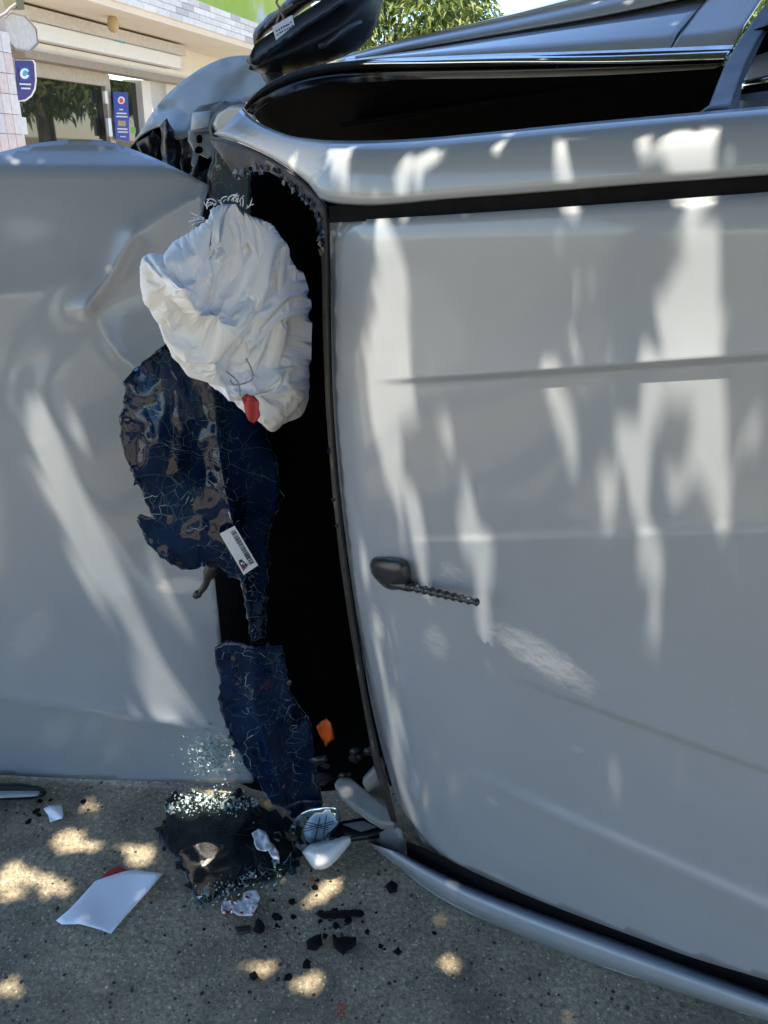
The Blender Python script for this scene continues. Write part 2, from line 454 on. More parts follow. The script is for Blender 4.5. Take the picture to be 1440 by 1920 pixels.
# pressed steps: positive faces up, negative faces down
for a, b, amp, sg, tw in (((690, 708), (1440, 655), -.0085, .05, .012), ((905, 1222), (1440, 1415), -.0060, .06, .022), ((845, 1420), (1440, 1690), .0085, .06, .028), ((700, 1012), (1440, 985), .002, .04, .015)):
    ribs.append((lw(K(*a)), lw(K(*b)), amp, sg, tw))
def roof_outline():
    o = [lw(RF(*p)) for p in cr(EDGE, 40)]
    bt = [lw(RF(*p)) for p in cr(BOTG, 22)[1:]]
    tp = [lw(RF(*p)) for p in cr(TOPG, 22)[1:]]
    be, te = bt[-1], tp[-1]
    bt += [(l, be[1]-.01*(l-be[0])) for l in (be[0]+.1, be[0]+.3, 1.3, 1.8, 2.2)]
    tp += [(l, te[1]+.005*(l-te[0])) for l in (te[0]+.1, te[0]+.3, 1.0, 1.3, 1.8, 2.2)]
    return o + bt + tp[::-1]
ro = roof_outline()
rx = []
for (l0, w0), (l1, w1), amp, sg, tw in ribs:
    for k in range(110):
        l = l0+(2.1-l0)*k/109; ww = w0+(w1-w0)*(l-l0)/(l1-l0)
        rx += [(l, ww+o_) for o_ in [(1 if amp > 0 else -1)*tw*q for q in (-1.3, -.6, -.25, 0, .17, .33, .5, .67, .83, 1.0, 1.4)] if inside((l, ww+o_), ro)]
roof = patch('roof_panel', ro, lambda l, w: car(l, w, roof_n(l, w)), .022, M['roof'], CAR, .004, extra=rx, avoid=lambda l, w: any(l > l0-.012 and abs(w-w0-(w1-w0)*(l-l0)/(l1-l0)) < 1.6*tw+.012 for (l0, w0), (l1, w1), amp, sg, tw in ribs))

# upper gap (black drip moulding) and upper side rail running into the windscreen pillar
loft('roof_gap_moulding', [[(x, y+3, -.012) for x, y in TOPG], [(x, (y+y2)/2, -.018) for (x, y), (_, y2) in zip(TOPG, TOPR)], [(x, y-3, -.010) for x, y in TOPR]], K, 20, M['gap'], CAR, 1.4)
rail_top = [(452, 205), (470, 222), (500, 240), (540, 256), (580, 264), (640, 269), (760, 267), (900, 255), (1050, 240), (1200, 226), (1440, 205)]
rail_bot = [(401, 252), (440, 263), (500, 290), (545, 318), (580, 347), (606, 376), (690, 386), (850, 374), (1000, 363), (1200, 347), (1440, 330)]
rows = []
for k, n0 in ((-.05, -.08), (0.0, -.048), (.1, -.030), (.3, -.018), (.55, -.011), (.8, -.007), (.95, -.006), (1.0, -.012)):
    rows.append([(a[0]+(b[0]-a[0])*k, a[1]+(b[1]-a[1])*k, n0-.10*max(0, (620-a[0])/170)) for a, b in zip(rail_top, rail_bot)])
loft('upper_side_rail', rows, K, 60, M['pillar'], CAR, 1.4, .004)
# lower gap and lower rail close to the ground
BR1 = [(764, 1604), (820, 1632), (900, 1668), (1000, 1706), (1100, 1742), (1200, 1778), (1300, 1815), (1440, 1866)]
BR2 = [(690, 1580), (745, 1624), (800, 1668), (862, 1704), (960, 1748), (1080, 1795), (1240, 1850), (1440, 1916)]
loft('lower_gap_moulding', [[(x, y-3, -.016) for x, y in BOTG], [(x, y+10, -.022) for x, y in BOTG], [(x, y+3, -.02) for x, y in BR1]], K, 20, M['gap'], CAR, 1.4)
rows = []
for k, n0 in ((-.03, -.034), (0.0, -.022), (.10, -.006), (.3, .010), (.55, .018), (.8, .012), (.95, -.012), (1.0, -.05), (1.0, -.2)):
    rows.append([(a[0]+(b[0]-a[0])*k, a[1]+(b[1]-a[1])*k, n0) for a, b in zip(BR1, BR2)])
loft('lower_side_rail', rows, K, 40, M['paint'], CAR, 1.4)
patch('lower_pillar_end', [(688, 1576), (735, 1548), (752, 1556), (764, 1590), (766, 1610), (745, 1622), (715, 1600)], lambda x, y: K(x, y, -.028-.0006*abs(x-750)), 9, M['trim_grey'], CAR, .004)

# windscreen frame strip with glass crumbs left in it, along the roof edge and the pillar
strip_o = [(393, 262), (440, 268), (500, 294), (545, 322), (580, 351), (606, 380), (616, 420), (618, 600), (622, 760), (632, 900), (648, 1040), (666, 1170), (688, 1310), (713, 1430), (743, 1540)]
strip_i = [(735, 1545), (702, 1440), (680, 1320), (656, 1180), (637, 1050), (622, 910), (611, 770), (605, 620), (603, 500), (600, 440), (590, 400), (572, 372), (545, 345), (505, 322), (470, 322), (440, 330)]
patch('windscreen_frame', strip_o+strip_i, lambda x, y: K(x, y, -.028-.16*max(0, (600-x)/200)), 14, M['frame'], CAR, .003)
loft('windscreen_seal', [[(x, y, -.022-.12*max(0, (600-x)/200)) for x, y in [(398, 256), (440, 265), (500, 291), (545, 319), (580, 348), (608, 378), (616, 420), (619, 600), (624, 760), (634, 900), (650, 1040), (668, 1170), (690, 1310), (715, 1430), (745, 1540)]], [(x-4, y+3, -.014-.12*max(0, (600-x)/200)) for x, y in [(398, 256), (440, 265), (500, 291), (545, 319), (580, 348), (608, 378), (616, 420), (619, 600), (624, 760), (634, 900), (650, 1040), (668, 1170), (690, 1310), (715, 1430), (745, 1540)]]], K, 60, M['rubber'], CAR, thick=.003)

# upper side: window opening, seals, chrome strip, doors
seal_out = [(458, 200), (475, 178), (510, 152), (560, 131), (620, 118), (700, 112), (800, 109), (950, 104), (1150, 97), (1375, 90)]
seal_mid = [(462, 206), (482, 186), (520, 163), (570, 145), (630, 134), (700, 129), (800, 127), (950, 124), (1150, 118), (1358, 112)]
seal_in = [(472, 214), (500, 193), (540, 176), (585, 163), (640, 155), (710, 151), (800, 148), (950, 146), (1150, 140), (1348, 128)]
def dep(p, a): return [(x, y, a-.0*x) for x, y in p]
def sd_n(x): return -.20-.24*sstep(455, 720, x)              # the window edge climbs from the pillar foot to the belt
loft('window_seal', [[(x, y, sd_n(x)-.015) for x, y in seal_out], [(x, y+2, sd_n(x)+.012) for x, y in seal_out], [(x, y, sd_n(x)-.0) for x, y in seal_mid], [(x, y+3, sd_n(x)-.012) for x, y in seal_mid]], K, 50, M['rubber'], CAR, thick=.004)
loft('inner_seal', [[(x, y, sd_n(x)-.002) for x, y in seal_mid], [(x, (y+y2)/2, sd_n(x)+.010) for (x, y), (_, y2) in zip(seal_mid, seal_in)], [(x, y, sd_n(x)-.02) for x, y in seal_in], [(x, y-4, sd_n(x)-.06) for x, y in seal_in]], K, 50, M['black_gloss'], CAR, thick=.003)
loft('chrome_strip', [[(600, 120, -.435), (700, 111, -.435), (800, 106.5, -.435), (950, 100, -.437), (1150, 94, -.440), (1376, 84, -.442)],
                      [(600, 121, -.425), (700, 114, -.425), (800, 111, -.425), (950, 107, -.425), (1150, 104, -.425), (1370, 96, -.425)],
                      [(600, 122, -.412), (700, 117, -.412), (800, 116, -.412), (950, 114, -.411), (1150, 114, -.410), (1362, 109, -.409)]], K, 40, M['chrome'], CAR, thick=.004)
# front door skin with its crease, then the lower body bulge behind it
loft('front_door', [[(640, 119, -.44), (760, 109, -.442), (900, 103, -.443), (1080, 97, -.445), (1255, 90, -.447)],
                    [(644, 115, -.50), (770, 101, -.50), (910, 88, -.50), (1090, 74, -.50), (1270, 60, -.50)],
                    [(650, 112, -.56), (790, 94, -.56), (940, 74, -.56), (1120, 48, -.56), (1300, 24, -.56)],
                    [(652, 112, -.60), (800, 91, -.60), (955, 66, -.60), (1140, 38, -.60), (1318, 6, -.60)]], K, 30, M['paint'], CAR, thick=.004)
loft('crease_shadow_strip', [[(646, 116, -.605), (800, 94, -.605), (955, 70, -.605), (1140, 42, -.605), (1330, 6, -.605)], [(640, 114, -.62), (790, 84, -.62), (960, 54, -.62), (1150, 20, -.62), (1340, -20, -.62)]], K, 20, M['black_trim'], CAR, thick=.004)  # black strip stands in for the shadow line in the door crease
loft('sill_panel', [[(640, 114, -.61), (780, 87, -.61), (960, 56, -.61), (1150, 22, -.61), (1340, -20, -.61)],
                    [(632, 112, -.64), (770, 80, -.64), (950, 44, -.64), (1130, 6, -.64), (1330, -40, -.64)],
                    [(628, 110, -.70), (765, 72, -.70), (950, 30, -.70), (1100, -8, -.70), (1310, -60, -.70)],
                    [(626, 112, -.85), (765, 76, -.85), (950, 32, -.85), (1095, -6, -.85), (1310, -55, -.85)]], K, 30, M['paint'], CAR, thick=.004)
loft('rear_door', [[(1260, 90, -.448), (1320, 87, -.449), (1378, 83, -.45)], [(1276, 60, -.51), (1335, 54, -.51), (1396, 44, -.51)],
                   [(1306, 24, -.565), (1360, 14, -.565), (1425, 0, -.565)], [(1330, -6, -.61), (1390, -20, -.61), (1460, -40, -.61)], [(1350, -40, -.66), (1420, -60, -.66), (1490, -80, -.66)]], K, 14, M['paint'], CAR, thick=.004)
loft('door_gap', [[(1251, 94, -.458), (1262, 93, -.458)], [(1268, 60, -.515), (1279, 58, -.515)], [(1298, 25, -.57), (1310, 22, -.57)], [(1322, 2, -.615), (1335, -4, -.615)]], K, 4, M['black_trim'], CAR)
patch('door_inner_trim', [(470, 214), (500, 190), (540, 173), (585, 160), (640, 152), (710, 148), (800, 145), (950, 142), (1150, 136), (1360, 124), (1400, 60), (1520, 20), (1520, 260), (1200, 260), (900, 290), (640, 300), (540, 280)], lambda x, y: K(x, y, -.47-.0012*max(0, y-140)), 24, M['interior'], CAR, .01)
# door pillar between the side windows, and the rear window beyond it
loft('door_pillar', [[(1300, 219, -.16), (1362, 214, -.16)], [(1330, 197, -.21), (1371, 192, -.21)], [(1344, 160, -.28), (1382, 158, -.28)], [(1360, 120, -.36), (1397, 118, -.36)], [(1384, 78, -.44), (1420, 74, -.44)],
                     [(1412, 38, -.50), (1448, 34, -.50)], [(1450, -8, -.56), (1484, -8, -.56)]], K, 6, M['satin_dark'], CAR, thick=.006)
loft('pillar_edge', [[(1362, 214, -.165), (1384, 210, -.17)], [(1382, 158, -.285), (1392, 156, -.30)], [(1397, 118, -.365), (1412, 112, -.375)], [(1420, 74, -.445), (1432, 70, -.455)], [(1448, 34, -.505), (1462, 30, -.51)]], K, 4, M['rubber'], CAR)
loft('rear_window_seal', [[(1380, 190, -.30), (1440, 184, -.30), (1500, 176, -.30)], [(1384, 178, -.33), (1440, 170, -.33), (1500, 162, -.33)]], K, 6, M['rubber'], CAR, 1.0)
loft('rear_window_glass', [[(1362, 213, -.168), (1440, 206, -.168), (1500, 200, -.168)], [(1380, 188, -.305), (1440, 182, -.305), (1500, 174, -.305)]], K, 6, M['black_gloss'], CAR, 1.0)
loft('chrome_strip', [[(1390, 152, -.40), (1440, 141, -.40), (1500, 130, -.40)], [(1386, 160, -.385), (1440, 150, -.385), (1500, 139, -.385)], [(1384, 173, -.395), (1440, 167, -.395), (1500, 158, -.395)]], K, 8, M['chrome'], CAR, 1.0, .004)
loft('rear_quarter_panel', [[(1392, 152, -.41), (1440, 141, -.41), (1500, 130, -.41)], [(1408, 112, -.46), (1450, 100, -.46), (1510, 84, -.46)], [(1432, 72, -.52), (1470, 60, -.52), (1530, 40, -.52)], [(1470, 20, -.58), (1500, 10, -.58), (1560, -10, -.58)]], K, 8, M['paint'], CAR, 1.0, .004)

# the dark inside: cabin lining seen through both openings
def quadbox(name, faces, mat):
    V = []; F = []
    for f in faces:
        o = len(V); V += f; F.append(tuple(range(o, o+len(f))))
    return solid(mesh(name, V, F, mat, CAR, False), .01, 0)
wlo, whi = -.03, 1.30
quadbox('cabin_lining', [
    [car(-.8, wlo, -1.15), car(2.2, wlo, -1.15), car(2.2, whi, -1.15), car(-.8, whi, -1.15)],
    [car(.0, wlo+.02, -.06), car(2.2, wlo+.02, -.06), car(2.2, wlo, -1.15), car(-.35, wlo, -1.15)],
    [car(2.2, wlo, -.06), car(2.2, whi, -.06), car(2.2, whi, -1.15), car(2.2, wlo, -1.15)],
    [car(.04, .02, -.045), car(2.2, .02, -.045), car(2.2, 1.2, -.045), car(.04, 1.2, -.045)],
    [car(-.30, 1.34, -.5), car(2.2, 1.34, -.5), car(2.2, 1.34, -1.15), car(-.5, 1.34, -1.15)]], M['interior'])
# dashboard across the width behind the windscreen opening
dv = [[W(372, 300, 1.78), W(470, 310, 1.74), W(560, 330, 1.8), W(700, 330, 1.9)], [W(372, 420, 1.74), W(470, 430, 1.66), W(590, 430, 1.75), W(700, 430, 1.88)], [W(392, 700, 1.7), W(480, 720, 1.6), W(600, 740, 1.7), W(740, 740, 1.85)],
      [W(398, 1000, 1.66), W(490, 1010, 1.55), W(610, 1010, 1.66), W(760, 1010, 1.8)], [W(400, 1220, 1.62), W(500, 1240, 1.5), W(640, 1250, 1.6), W(780, 1250, 1.75)], [W(424, 1400, 1.56), W(520, 1420, 1.46), W(690, 1410, 1.5), W(800, 1410, 1.6)], [W(450, 1480, 1.47), W(540, 1490, 1.45), W(720, 1480, 1.42), W(800, 1480, 1.45)]]
V = [p for r in dv for p in r]; F = [(i*4+j, i*4+j+1, i*4+j+5, i*4+j+4) for i in range(6) for j in range(3)]
subsurf(solid(mesh('dashboard', V, F, M['interior'], CAR), .03), 2)
def seat(cl, cw):
    V, F = join([box(car(cl, cw, -.62), EL*.06+NR*.02, EW*.24, NR*.34), box(car(cl-.05, cw, -.22), EL*.05, EW*.13, NR*.09), box(car(cl-.28, cw, -.98), EL*.26, EW*.24, NR*.07)])
    o = mesh('front_seat', V, F, M['interior_seat'], CAR, True); return bevel(fixn(o), .03, 3)
seat(.62, .98); seat(.62, .30)
sv, sf = tube([car(-.12+.03*math.sin(t), .33+.185*math.cos(t), -.60+.185*math.sin(t)) for t in [2*math.pi*i/24 for i in range(25)]], .014, 8)
mesh('steering_wheel', sv, sf, M['interior_seat'], CAR)

# ------------------------------------------------------------------ bonnet, wing and torn sheet metal
HP = G(235, 1466, 0.012); hy, hl = R(0), R(-3.5)
HN = Vector((math.sin(hy)*math.cos(hl)*1.0, -math.cos(hy)*math.cos(hl), -math.sin(hl)))
def hood_h(x, y):
    p = (x, y); h = 0.0
    # broad crown, falling away to the edges
    h += .045*math.sin(math.pi*max(0, min(1, (y-265)/1200)))
    h -= .06*sstep(330, 262, y)+.00004*max(0, 300-y)*max(0, x-200)*.2
    # sharp fold near the upper corner: below the line (215,445)-(390,350) the skin steps back
    d, t, s = segd(p, (205, 448), (400, 346))
    sd_ = (p[0]-205)*(-102)-(p[1]-448)*195
    dist = -sd_/math.hypot(195, 102)
    h += (.017*math.exp(dist/6) if dist < 0 else .017*math.exp(-dist/80))*sstep(190, 330, x)
    # dent with its ridge running to (160,575) and down to (230,660)
    d2 = pld(p, [(250, 440), (205, 520), (160, 577)]); h += .012*math.exp(-d2/20)
    d3 = pld(p, [(160, 577), (225, 668), (290, 720)]); h += .006*math.exp(-d3/22)
    h -= .010*math.exp(-((x-265)**2/6000+(y-560)**2/9500))
    h -= .008*math.exp(-((x-60)**2/14000+(y-480)**2/9000))
    h -= .006*math.exp(-((x-60)**2/12000+(y-660)**2/16000))
    d4 = pld(p, [(-80, 560), (60, 545), (150, 520)]); h += .004*math.exp(-d4/40)
    # lower lip: the skin turns in below a crease
    yc = 1305+.157*x
    h -= .0006*max(0, y-yc); h += .010*math.exp(-abs(y-yc)/14)
    # the long soft buckle that takes the light
    d5 = pld(p, [(70, 740), (150, 930), (220, 1110), (420, 1090)]); h += .005*gauss(d5, 44)
    d6 = pld(p, [(20, 700), (70, 900), (170, 1160)]); h -= .003*gauss(d6, 40)
    h += .002*fbm(x/260, y/300, 5.0, 2)
    return h
def HD(x, y): return PL(x, y, HP, HN, hood_h(x, y)+.07)
hood_o = [(-420, 360), (-250, 330), (-120, 305), (0, 285), (60, 270), (130, 262), (200, 265), (260, 284), (330, 315), (391, 347), (386, 372), (376, 420), (372, 520), (376, 640), (384, 760), (392, 900), (400, 1060), (412, 1180), (424, 1300), (444, 1400), (478, 1458), (480, 1468), (380, 1467), (250, 1464), (120, 1459), (0, 1453), (-200, 1444), (-420, 1434)]
hood_p = cr(hood_o[:10], 40)[:-1]+cr(hood_o[9:20], 30)[:-1]+cr(hood_o[19:], 36)
M['hood'] = paint('bonnet_paint', [(tuple(HD(60, 1190)), .06, (.6, 0, .8), 2.5, .12), (tuple(HD(110, 1370)), .06, (.5, 0, .85), 2.5, .14), (tuple(HD(340, 1098)), .035, (1, 0, .1), 2.5, .5), (tuple(HD(204, 505)), .014, None, 1, .8)])
patch('bonnet', hood_p, HD, 10, M['hood'], CAR, .005)
# the wing behind it, twisted up, and the torn cavity
def WG(x, y):
    Y = 1.93 + .0010*max(0, 250-y) - .00045*(x-380) + .03*math.exp(-pld((x, y), [(280, 205), (330, 200), (352, 222)])/14) - .05*math.exp(-((x-330)**2+(y-240)**2)/3000) + .012*fbm(x/60, y/60, 3.0, 3)
    return W(x, y, Y)
wing_o = [(240, 280), (262, 248), (290, 205), (318, 172), (345, 150), (380, 126), (420, 109), (455, 104), (480, 106), (520, 118), (530, 150), (470, 185), (430, 200), (398, 212), (362, 226), (352, 255), (330, 262), (316, 245), (300, 235), (268, 250)]
patch('front_wing', cr(wing_o+[wing_o[0]], 70)[:-1], WG, 9, M['grey_paint'], CAR, .004)
cav = [(236, 282), (268, 246), (305, 225), (352, 232), (372, 240), (410, 290), (405, 420), (370, 420), (300, 320)]
patch('torn_inner_panel', cav, lambda x, y: W(x, y, 2.02+.04*fbm(x/30, y/30, 1, 3)), 10, M['interior'], CAR, .004)
for k, (pl, c) in enumerate([([(300, 236), (312, 222), (326, 245), (334, 300), (322, 345), (304, 320)], 'satin_dark'), ([(338, 262), (352, 240), (370, 262), (374, 330), (356, 352), (342, 320)], 'satin_dark'),
                             ([(254, 268), (288, 246), (300, 262), (292, 300), (268, 292)], 'black_trim'), ([(374, 326), (392, 318), (404, 350), (402, 392), (384, 372)], 'black_trim')]):
    patch('torn_liner', jag(pl, 14, 2, k), lambda x, y: W(x, y, 1.9+.03*k+.04*fbm(x/18, y/50, k*3.1, 3)), 6, M[c], CAR, .003)
# hinge plate with two holes, white cowl corner and the gap seal
def HG(x, y): return W(x, y, 1.66 + .0004*(x-360) - .0006*(y-250) + .008*fbm(x/20, y/20, 8, 2))
patch('cowl_corner', [(357, 214), (372, 200), (420, 188), (452, 184), (462, 196), (436, 204), (412, 218), (400, 236), (396, 247), (358, 246)], HG, 7, M['paint'], CAR, .006)
patch('white_tape', [(360, 211), (397, 207), (390, 238), (358, 244)], lambda x, y: HG(x, y)-ray(x, y).normalized()*.006, 8, M['paper'], CAR, .001)
hp = jag([(352, 244), (396, 247), (408, 262), (404, 290), (390, 296), (374, 288), (366, 312), (358, 308), (364, 282), (352, 262)], 9, 1.4, 3)
patch('hinge_plate', hp, lambda x, y: HG(x, y)+ray(x, y).normalized()*.004, 7, M['grey_metal'], CAR, .004)
for cx, cy, rx, ry in ((374, 260, 5.5, 8), (373, 281, 7.5, 7)):
    patch('bolt_hole', [(cx+rx*math.cos(t), cy+ry*math.sin(t)) for t in [2*math.pi*i/14 for i in range(14)]], lambda x, y: HG(x, y)-ray(x, y).normalized()*.002, 4, M['interior'], CAR, .0015)
patch('pillar_foot', [(398, 262), (396, 238), (408, 213), (432, 199), (462, 194), (478, 222), (470, 262), (420, 270)], lambda x, y: K(x, y, -.272), 9, M['pillar'], CAR, .004)
loft('pillar_gap_seal', [[(402, 262, -.26), (397, 238, -.27), (410, 216, -.28), (432, 203, -.29), (460, 198, -.29)], [(397, 262, -.275), (391, 236, -.285), (405, 211, -.295), (430, 197, -.30), (460, 192, -.30)]], K, 20, M['rubber'], CAR, thick=.006)

# ------------------------------------------------------------------ upper mirror, torn round and seen from below
mo = [(466, 130), (474, 112), (492, 86), (520, 66), (556, 40), (598, 14), (640, -14), (700, -40), (718, -20), (714, 22), (700, 58), (676, 88), (640, 108), (590, 126), (545, 138), (505, 141)]
MIR = lambda x, y, h: W(x, y, 1.70 + .0006*(x-590) - h)
mirror = puff('upper_door_mirror', smooth_loop(mo, 60), MIR, .085, 85, 9, M['mirror_shell'], CAR, .6)
rim_o = [(470, 112), (474, 92), (484, 78), (540, 40), (600, 2), (640, -26), (660, -14), (640, 6), (590, 40), (545, 72), (506, 98), (482, 124)]
solid(patch('mirror_rim', smooth_loop(rim_o, 44), lambda x, y: W(x, y, 1.625+.0006*(x-590)+.012*((y-(112-.62*(x-474)))/40.)**2), 7, M['satin_dark'], mirror), .02)
mech = [(476, 86), (474, 66), (492, 40), (520, 18), (545, -8), (610, -30), (606, 0), (560, 26), (520, 52), (488, 78)]
puff('mirror_motor', jag(mech, 14, 5, 4), lambda x, y, h: W(x, y, 1.72-h), .05, 16, 6, M['black_trim'], mirror, 1.0)
for pts in ([(512, 62), (520, 40), (524, 16), (518, 4), (528, -12)], [(524, 46), (532, 34), (526, 22), (534, 8)], [(496, 52), (516, 30), (548, 8)]):
    tv, tf = tube([W(x, y, 1.64) for x, y in cr(pts, 14)], .0022, 6); mesh('mirror_wire', tv, tf, M['trim_grey'], mirror)
lb = patch('mirror_label', [(511, 50), (548, 28), (552, 47), (518, 75)], lambda x, y: W(x, y, 1.598+.0006*(x-590)), 10, M['sticker'], mirror, .001, False)
parts = []
for i in range(7):
    for j in range(2):
        a = .10+.12*i; b = .40+.27*j+random.uniform(-.03, .03)
        c0 = Vector((511+37*a+7*b, 50-22*a+25*b)); ww = random.uniform(1.4, 2.6)
        parts.append(prism([W(c0.x+dx, c0.y+dy, 1.596+.0006*(c0.x-590)) for dx, dy in ((0, 0), (ww*1.5, -ww), (ww*1.5+.6, 2.4-ww), (.6, 2.4))], Vector((0, .0004, 0))))
v, f = join(parts); mesh('label_print', v, f, M['ink'], mirror, False)
patch('mirror_slot_highlight', [(596, 82), (604, 78), (640, 52), (676, 36), (680, 42), (652, 62), (612, 90), (600, 92)], lambda x, y: W(x, y, 1.612+.0006*(x-590)+.0003*abs(x-630)), 7, M['satin_dark'], mirror, .003)  # lighter strip paints the slot highlight on the black shell
tv, tf = tube([W(506, 136, 1.70), W(512, 146, 1.68), W(520, 158, 1.60)], .018, 10); mesh('mirror_stalk', tv, tf, M['black_trim'], mirror)

# ------------------------------------------------------------------ aerial on the roof
AER = empty('roof_aerial', RF(735, 1075)); AER.parent = CAR; AER.matrix_parent_inverse = Matrix.Translation(-Vector(CAR.location))
ab = [(693, 1058), (700, 1046), (720, 1044), (750, 1047), (764, 1055), (770, 1072), (771, 1088), (764, 1100), (745, 1106), (728, 1105), (712, 1094), (697, 1076)]
def AB(x, y, h): q = RF(x, y); return q - ray(x, y).normalized()*(h+.002)
def to_world(o): o.matrix_parent_inverse = Matrix.Translation(-(Vector(AER.location))); return o
to_world(puff('aerial_base', smooth_loop(ab, 36), AB, .036, 30, 5, M['satin_dark'], AER, .1))
V = []; F = []
a0, a1 = AB(738, 1092, .034), AB(898, 1130, .030)
a1 = K(898, 1130, .055); a0 = K(738, 1093, .028)
pts = []; rads = []
for i in range(150):
    t = i/149; pts.append(a0.lerp(a1, t))
    base = .0088 if t < .2 else .0062-.0018*t
    if t >= .2: base += .0019*max(0, math.sin((t-.2)/.8*9.5*2*math.pi))**.8 if math.sin((t-.2)/.8*9.5*2*math.pi) > 0 else 0
    if t > .97: base *= math.sqrt(max(0.05, 1-((t-.97)/.03)**2))
    rads.append(base)
v, f = tube(pts, rads, 12); to_world(mesh('aerial_mast', v, f, M['satin_dark'], AER))

# ------------------------------------------------------------------ airbag
ao = [(390, 384), (410, 374), (438, 371), (452, 384), (486, 402), (512, 414), (528, 432), (536, 452), (548, 478), (566, 505), (578, 540), (585, 580), (584, 640), (583, 700), (578, 735), (560, 762), (534, 788), (512, 806), (498, 803), (486, 790), (466, 770), (440, 722), (418, 700), (386, 652), (352, 628), (326, 598), (308, 566), (292, 552), (272, 520), (260, 494), (264, 478), (282, 471), (305, 472), (318, 452), (340, 436), (370, 420), (386, 404)]
aloop = cr(ao+[ao[0]], 110)[:-1]
def fold(p, pl, amp, wf, wb):
    # a one-sided crease: steep on one side, a long slope on the other
    best = None
    for a, b in zip(pl, pl[1:]):
        d, t, s = segd(p, a, b)
        if best is None or d < best[0]: best = (d, s)
    d, s = best; return amp*math.exp(-d/(wf if s > 0 else wb))
AF = [([(308, 500), (345, 512), (400, 538), (450, 566), (490, 600), (540, 650), (560, 662)], .030, 46, 9), ([(318, 492), (350, 470), (390, 448), (440, 420), (448, 392)], .018, 10, 26),
      ([(446, 545), (452, 600), (462, 660), (468, 715)], .014, 24, 8), ([(390, 452), (440, 470), (470, 505), (500, 560)], .014, 18, 28), ([(448, 392), (470, 440), (520, 470), (548, 520)], .018, 12, 32),
      ([(468, 715), (450, 730), (440, 740)], .01, 12, 12), ([(470, 720), (500, 700), (552, 640)], .008, 20, 20), ([(340, 560), (380, 600), (430, 640)], .008, 22, 16), ([(505, 790), (520, 740), (560, 700)], .010, 16, 22), ([(300, 478), (312, 510), (300, 552)], .016, 10, 14),
      ([(400, 560), (416, 600), (424, 650)], .007, 14, 14), ([(530, 520), (545, 570), (552, 620)], .008, 14, 18), ([(420, 500), (470, 540), (500, 548)], .008, 10, 20)]
PIN = [((472, 742), 150, 9, .016), ((296, 500), 130, 7, .013), ((430, 392), 130, 8, .013), ((575, 690), 110, 6, .010)]
FLAP = [(262, 500), (308, 506), (345, 514), (400, 540), (450, 568), (490, 602), (535, 640), (560, 668)]
def airh(x, y):
    p = (x, y); h = 0
    wx, wy = 16*fbm(x/60, y/60, 1.5, 2), 16*fbm(x/60, y/60, 8.5, 2)
    for pl, a, wf, wb in AF: h += 1.15*fold((x+wx*.4, y+wy*.4), pl, a, wf, wb)
    best = min((segd(p, a, b)[0], segd(p, a, b)[2]) for a, b in zip(FLAP, FLAP[1:])); sdist = best[0]*best[1]
    h += .030*(sstep(-5, 3, sdist))*math.exp(-max(0, sdist)/120)*sstep(262, 330, x)
    for (cx, cy), rad, k, a in PIN:
        dx, dy = x+wx-cx, y+wy-cy; rr = math.hypot(dx, dy)
        if rr < rad*1.6: an = math.atan2(dy, dx); h += a*(1-abs(math.sin(an*k/2+rr/90)))**1.0*math.exp(-rr/rad*1.6)*sstep(0, 26, rr)
    h += .010*fbm((x+wx)/90, (y+wy)/90, 11, 2) + .007*(1-abs(2*nz((x*.8+y*.6+wx)/46, (y*.8-x*.6)/120, 4)))
    h *= 1.0; h -= .034*math.exp(-((x-560)**2/1800+(y-450)**2/1500))
    h -= .03*math.exp(-pld((x, y), [(312, 478), (318, 505), (306, 560)])/9)
    return h
AIRY = lambda x, y, h: W(x, y, 1.22 + .0002*(y-560) + .00055*(x-430) - h)
def crumple(o, rim):
    # the bag is let hang: cloth a little too big for its rim buckles into folds
    me = o.data; pin = o.vertex_groups.new(name='pin')
    for v in me.vertices:
        if min((v.co-p).length_squared for p in rim) < 4e-6: pin.add([v.index], 1.0, 'REPLACE')
    md = o.modifiers.new('cloth', 'CLOTH'); st = md.settings
    st.quality = 4; st.mass = .15; st.tension_stiffness = 20; st.compression_stiffness = 12; st.shear_stiffness = 8; st.bending_stiffness = .06
    st.vertex_group_mass = 'pin'; st.shrink_min = -.14; st.shrink_max = -.14; st.use_pressure = True; st.uniform_pressure_force = .2
    st.tension_damping = 8; st.compression_damping = 8; st.air_damping = 3
    md.collision_settings.use_collision = False; md.collision_settings.use_self_collision = False
    md.point_cache.frame_start = 1; md.point_cache.frame_end = 40
    for k in range(1, 29): scene.frame_set(k); dg = bpy.context.evaluated_depsgraph_get(); o.evaluated_get(dg)
    ev = o.evaluated_get(bpy.context.evaluated_depsgraph_get()); new = bpy.data.meshes.new_from_object(ev)
    par = o.matrix_world.copy(); o.modifiers.clear(); o.data = new; scene.frame_set(1)
    new.shade_smooth(); subsurf(o, 1); return o
airbag = puff('airbag', aloop, AIRY, .045, 42, 4.0, M['fabric'], CAR, 1.7, airh)
airbag = crumple(airbag, [AIRY(x, y, 0) for x, y in aloop])
solidrng = random.Random(5); parts = []
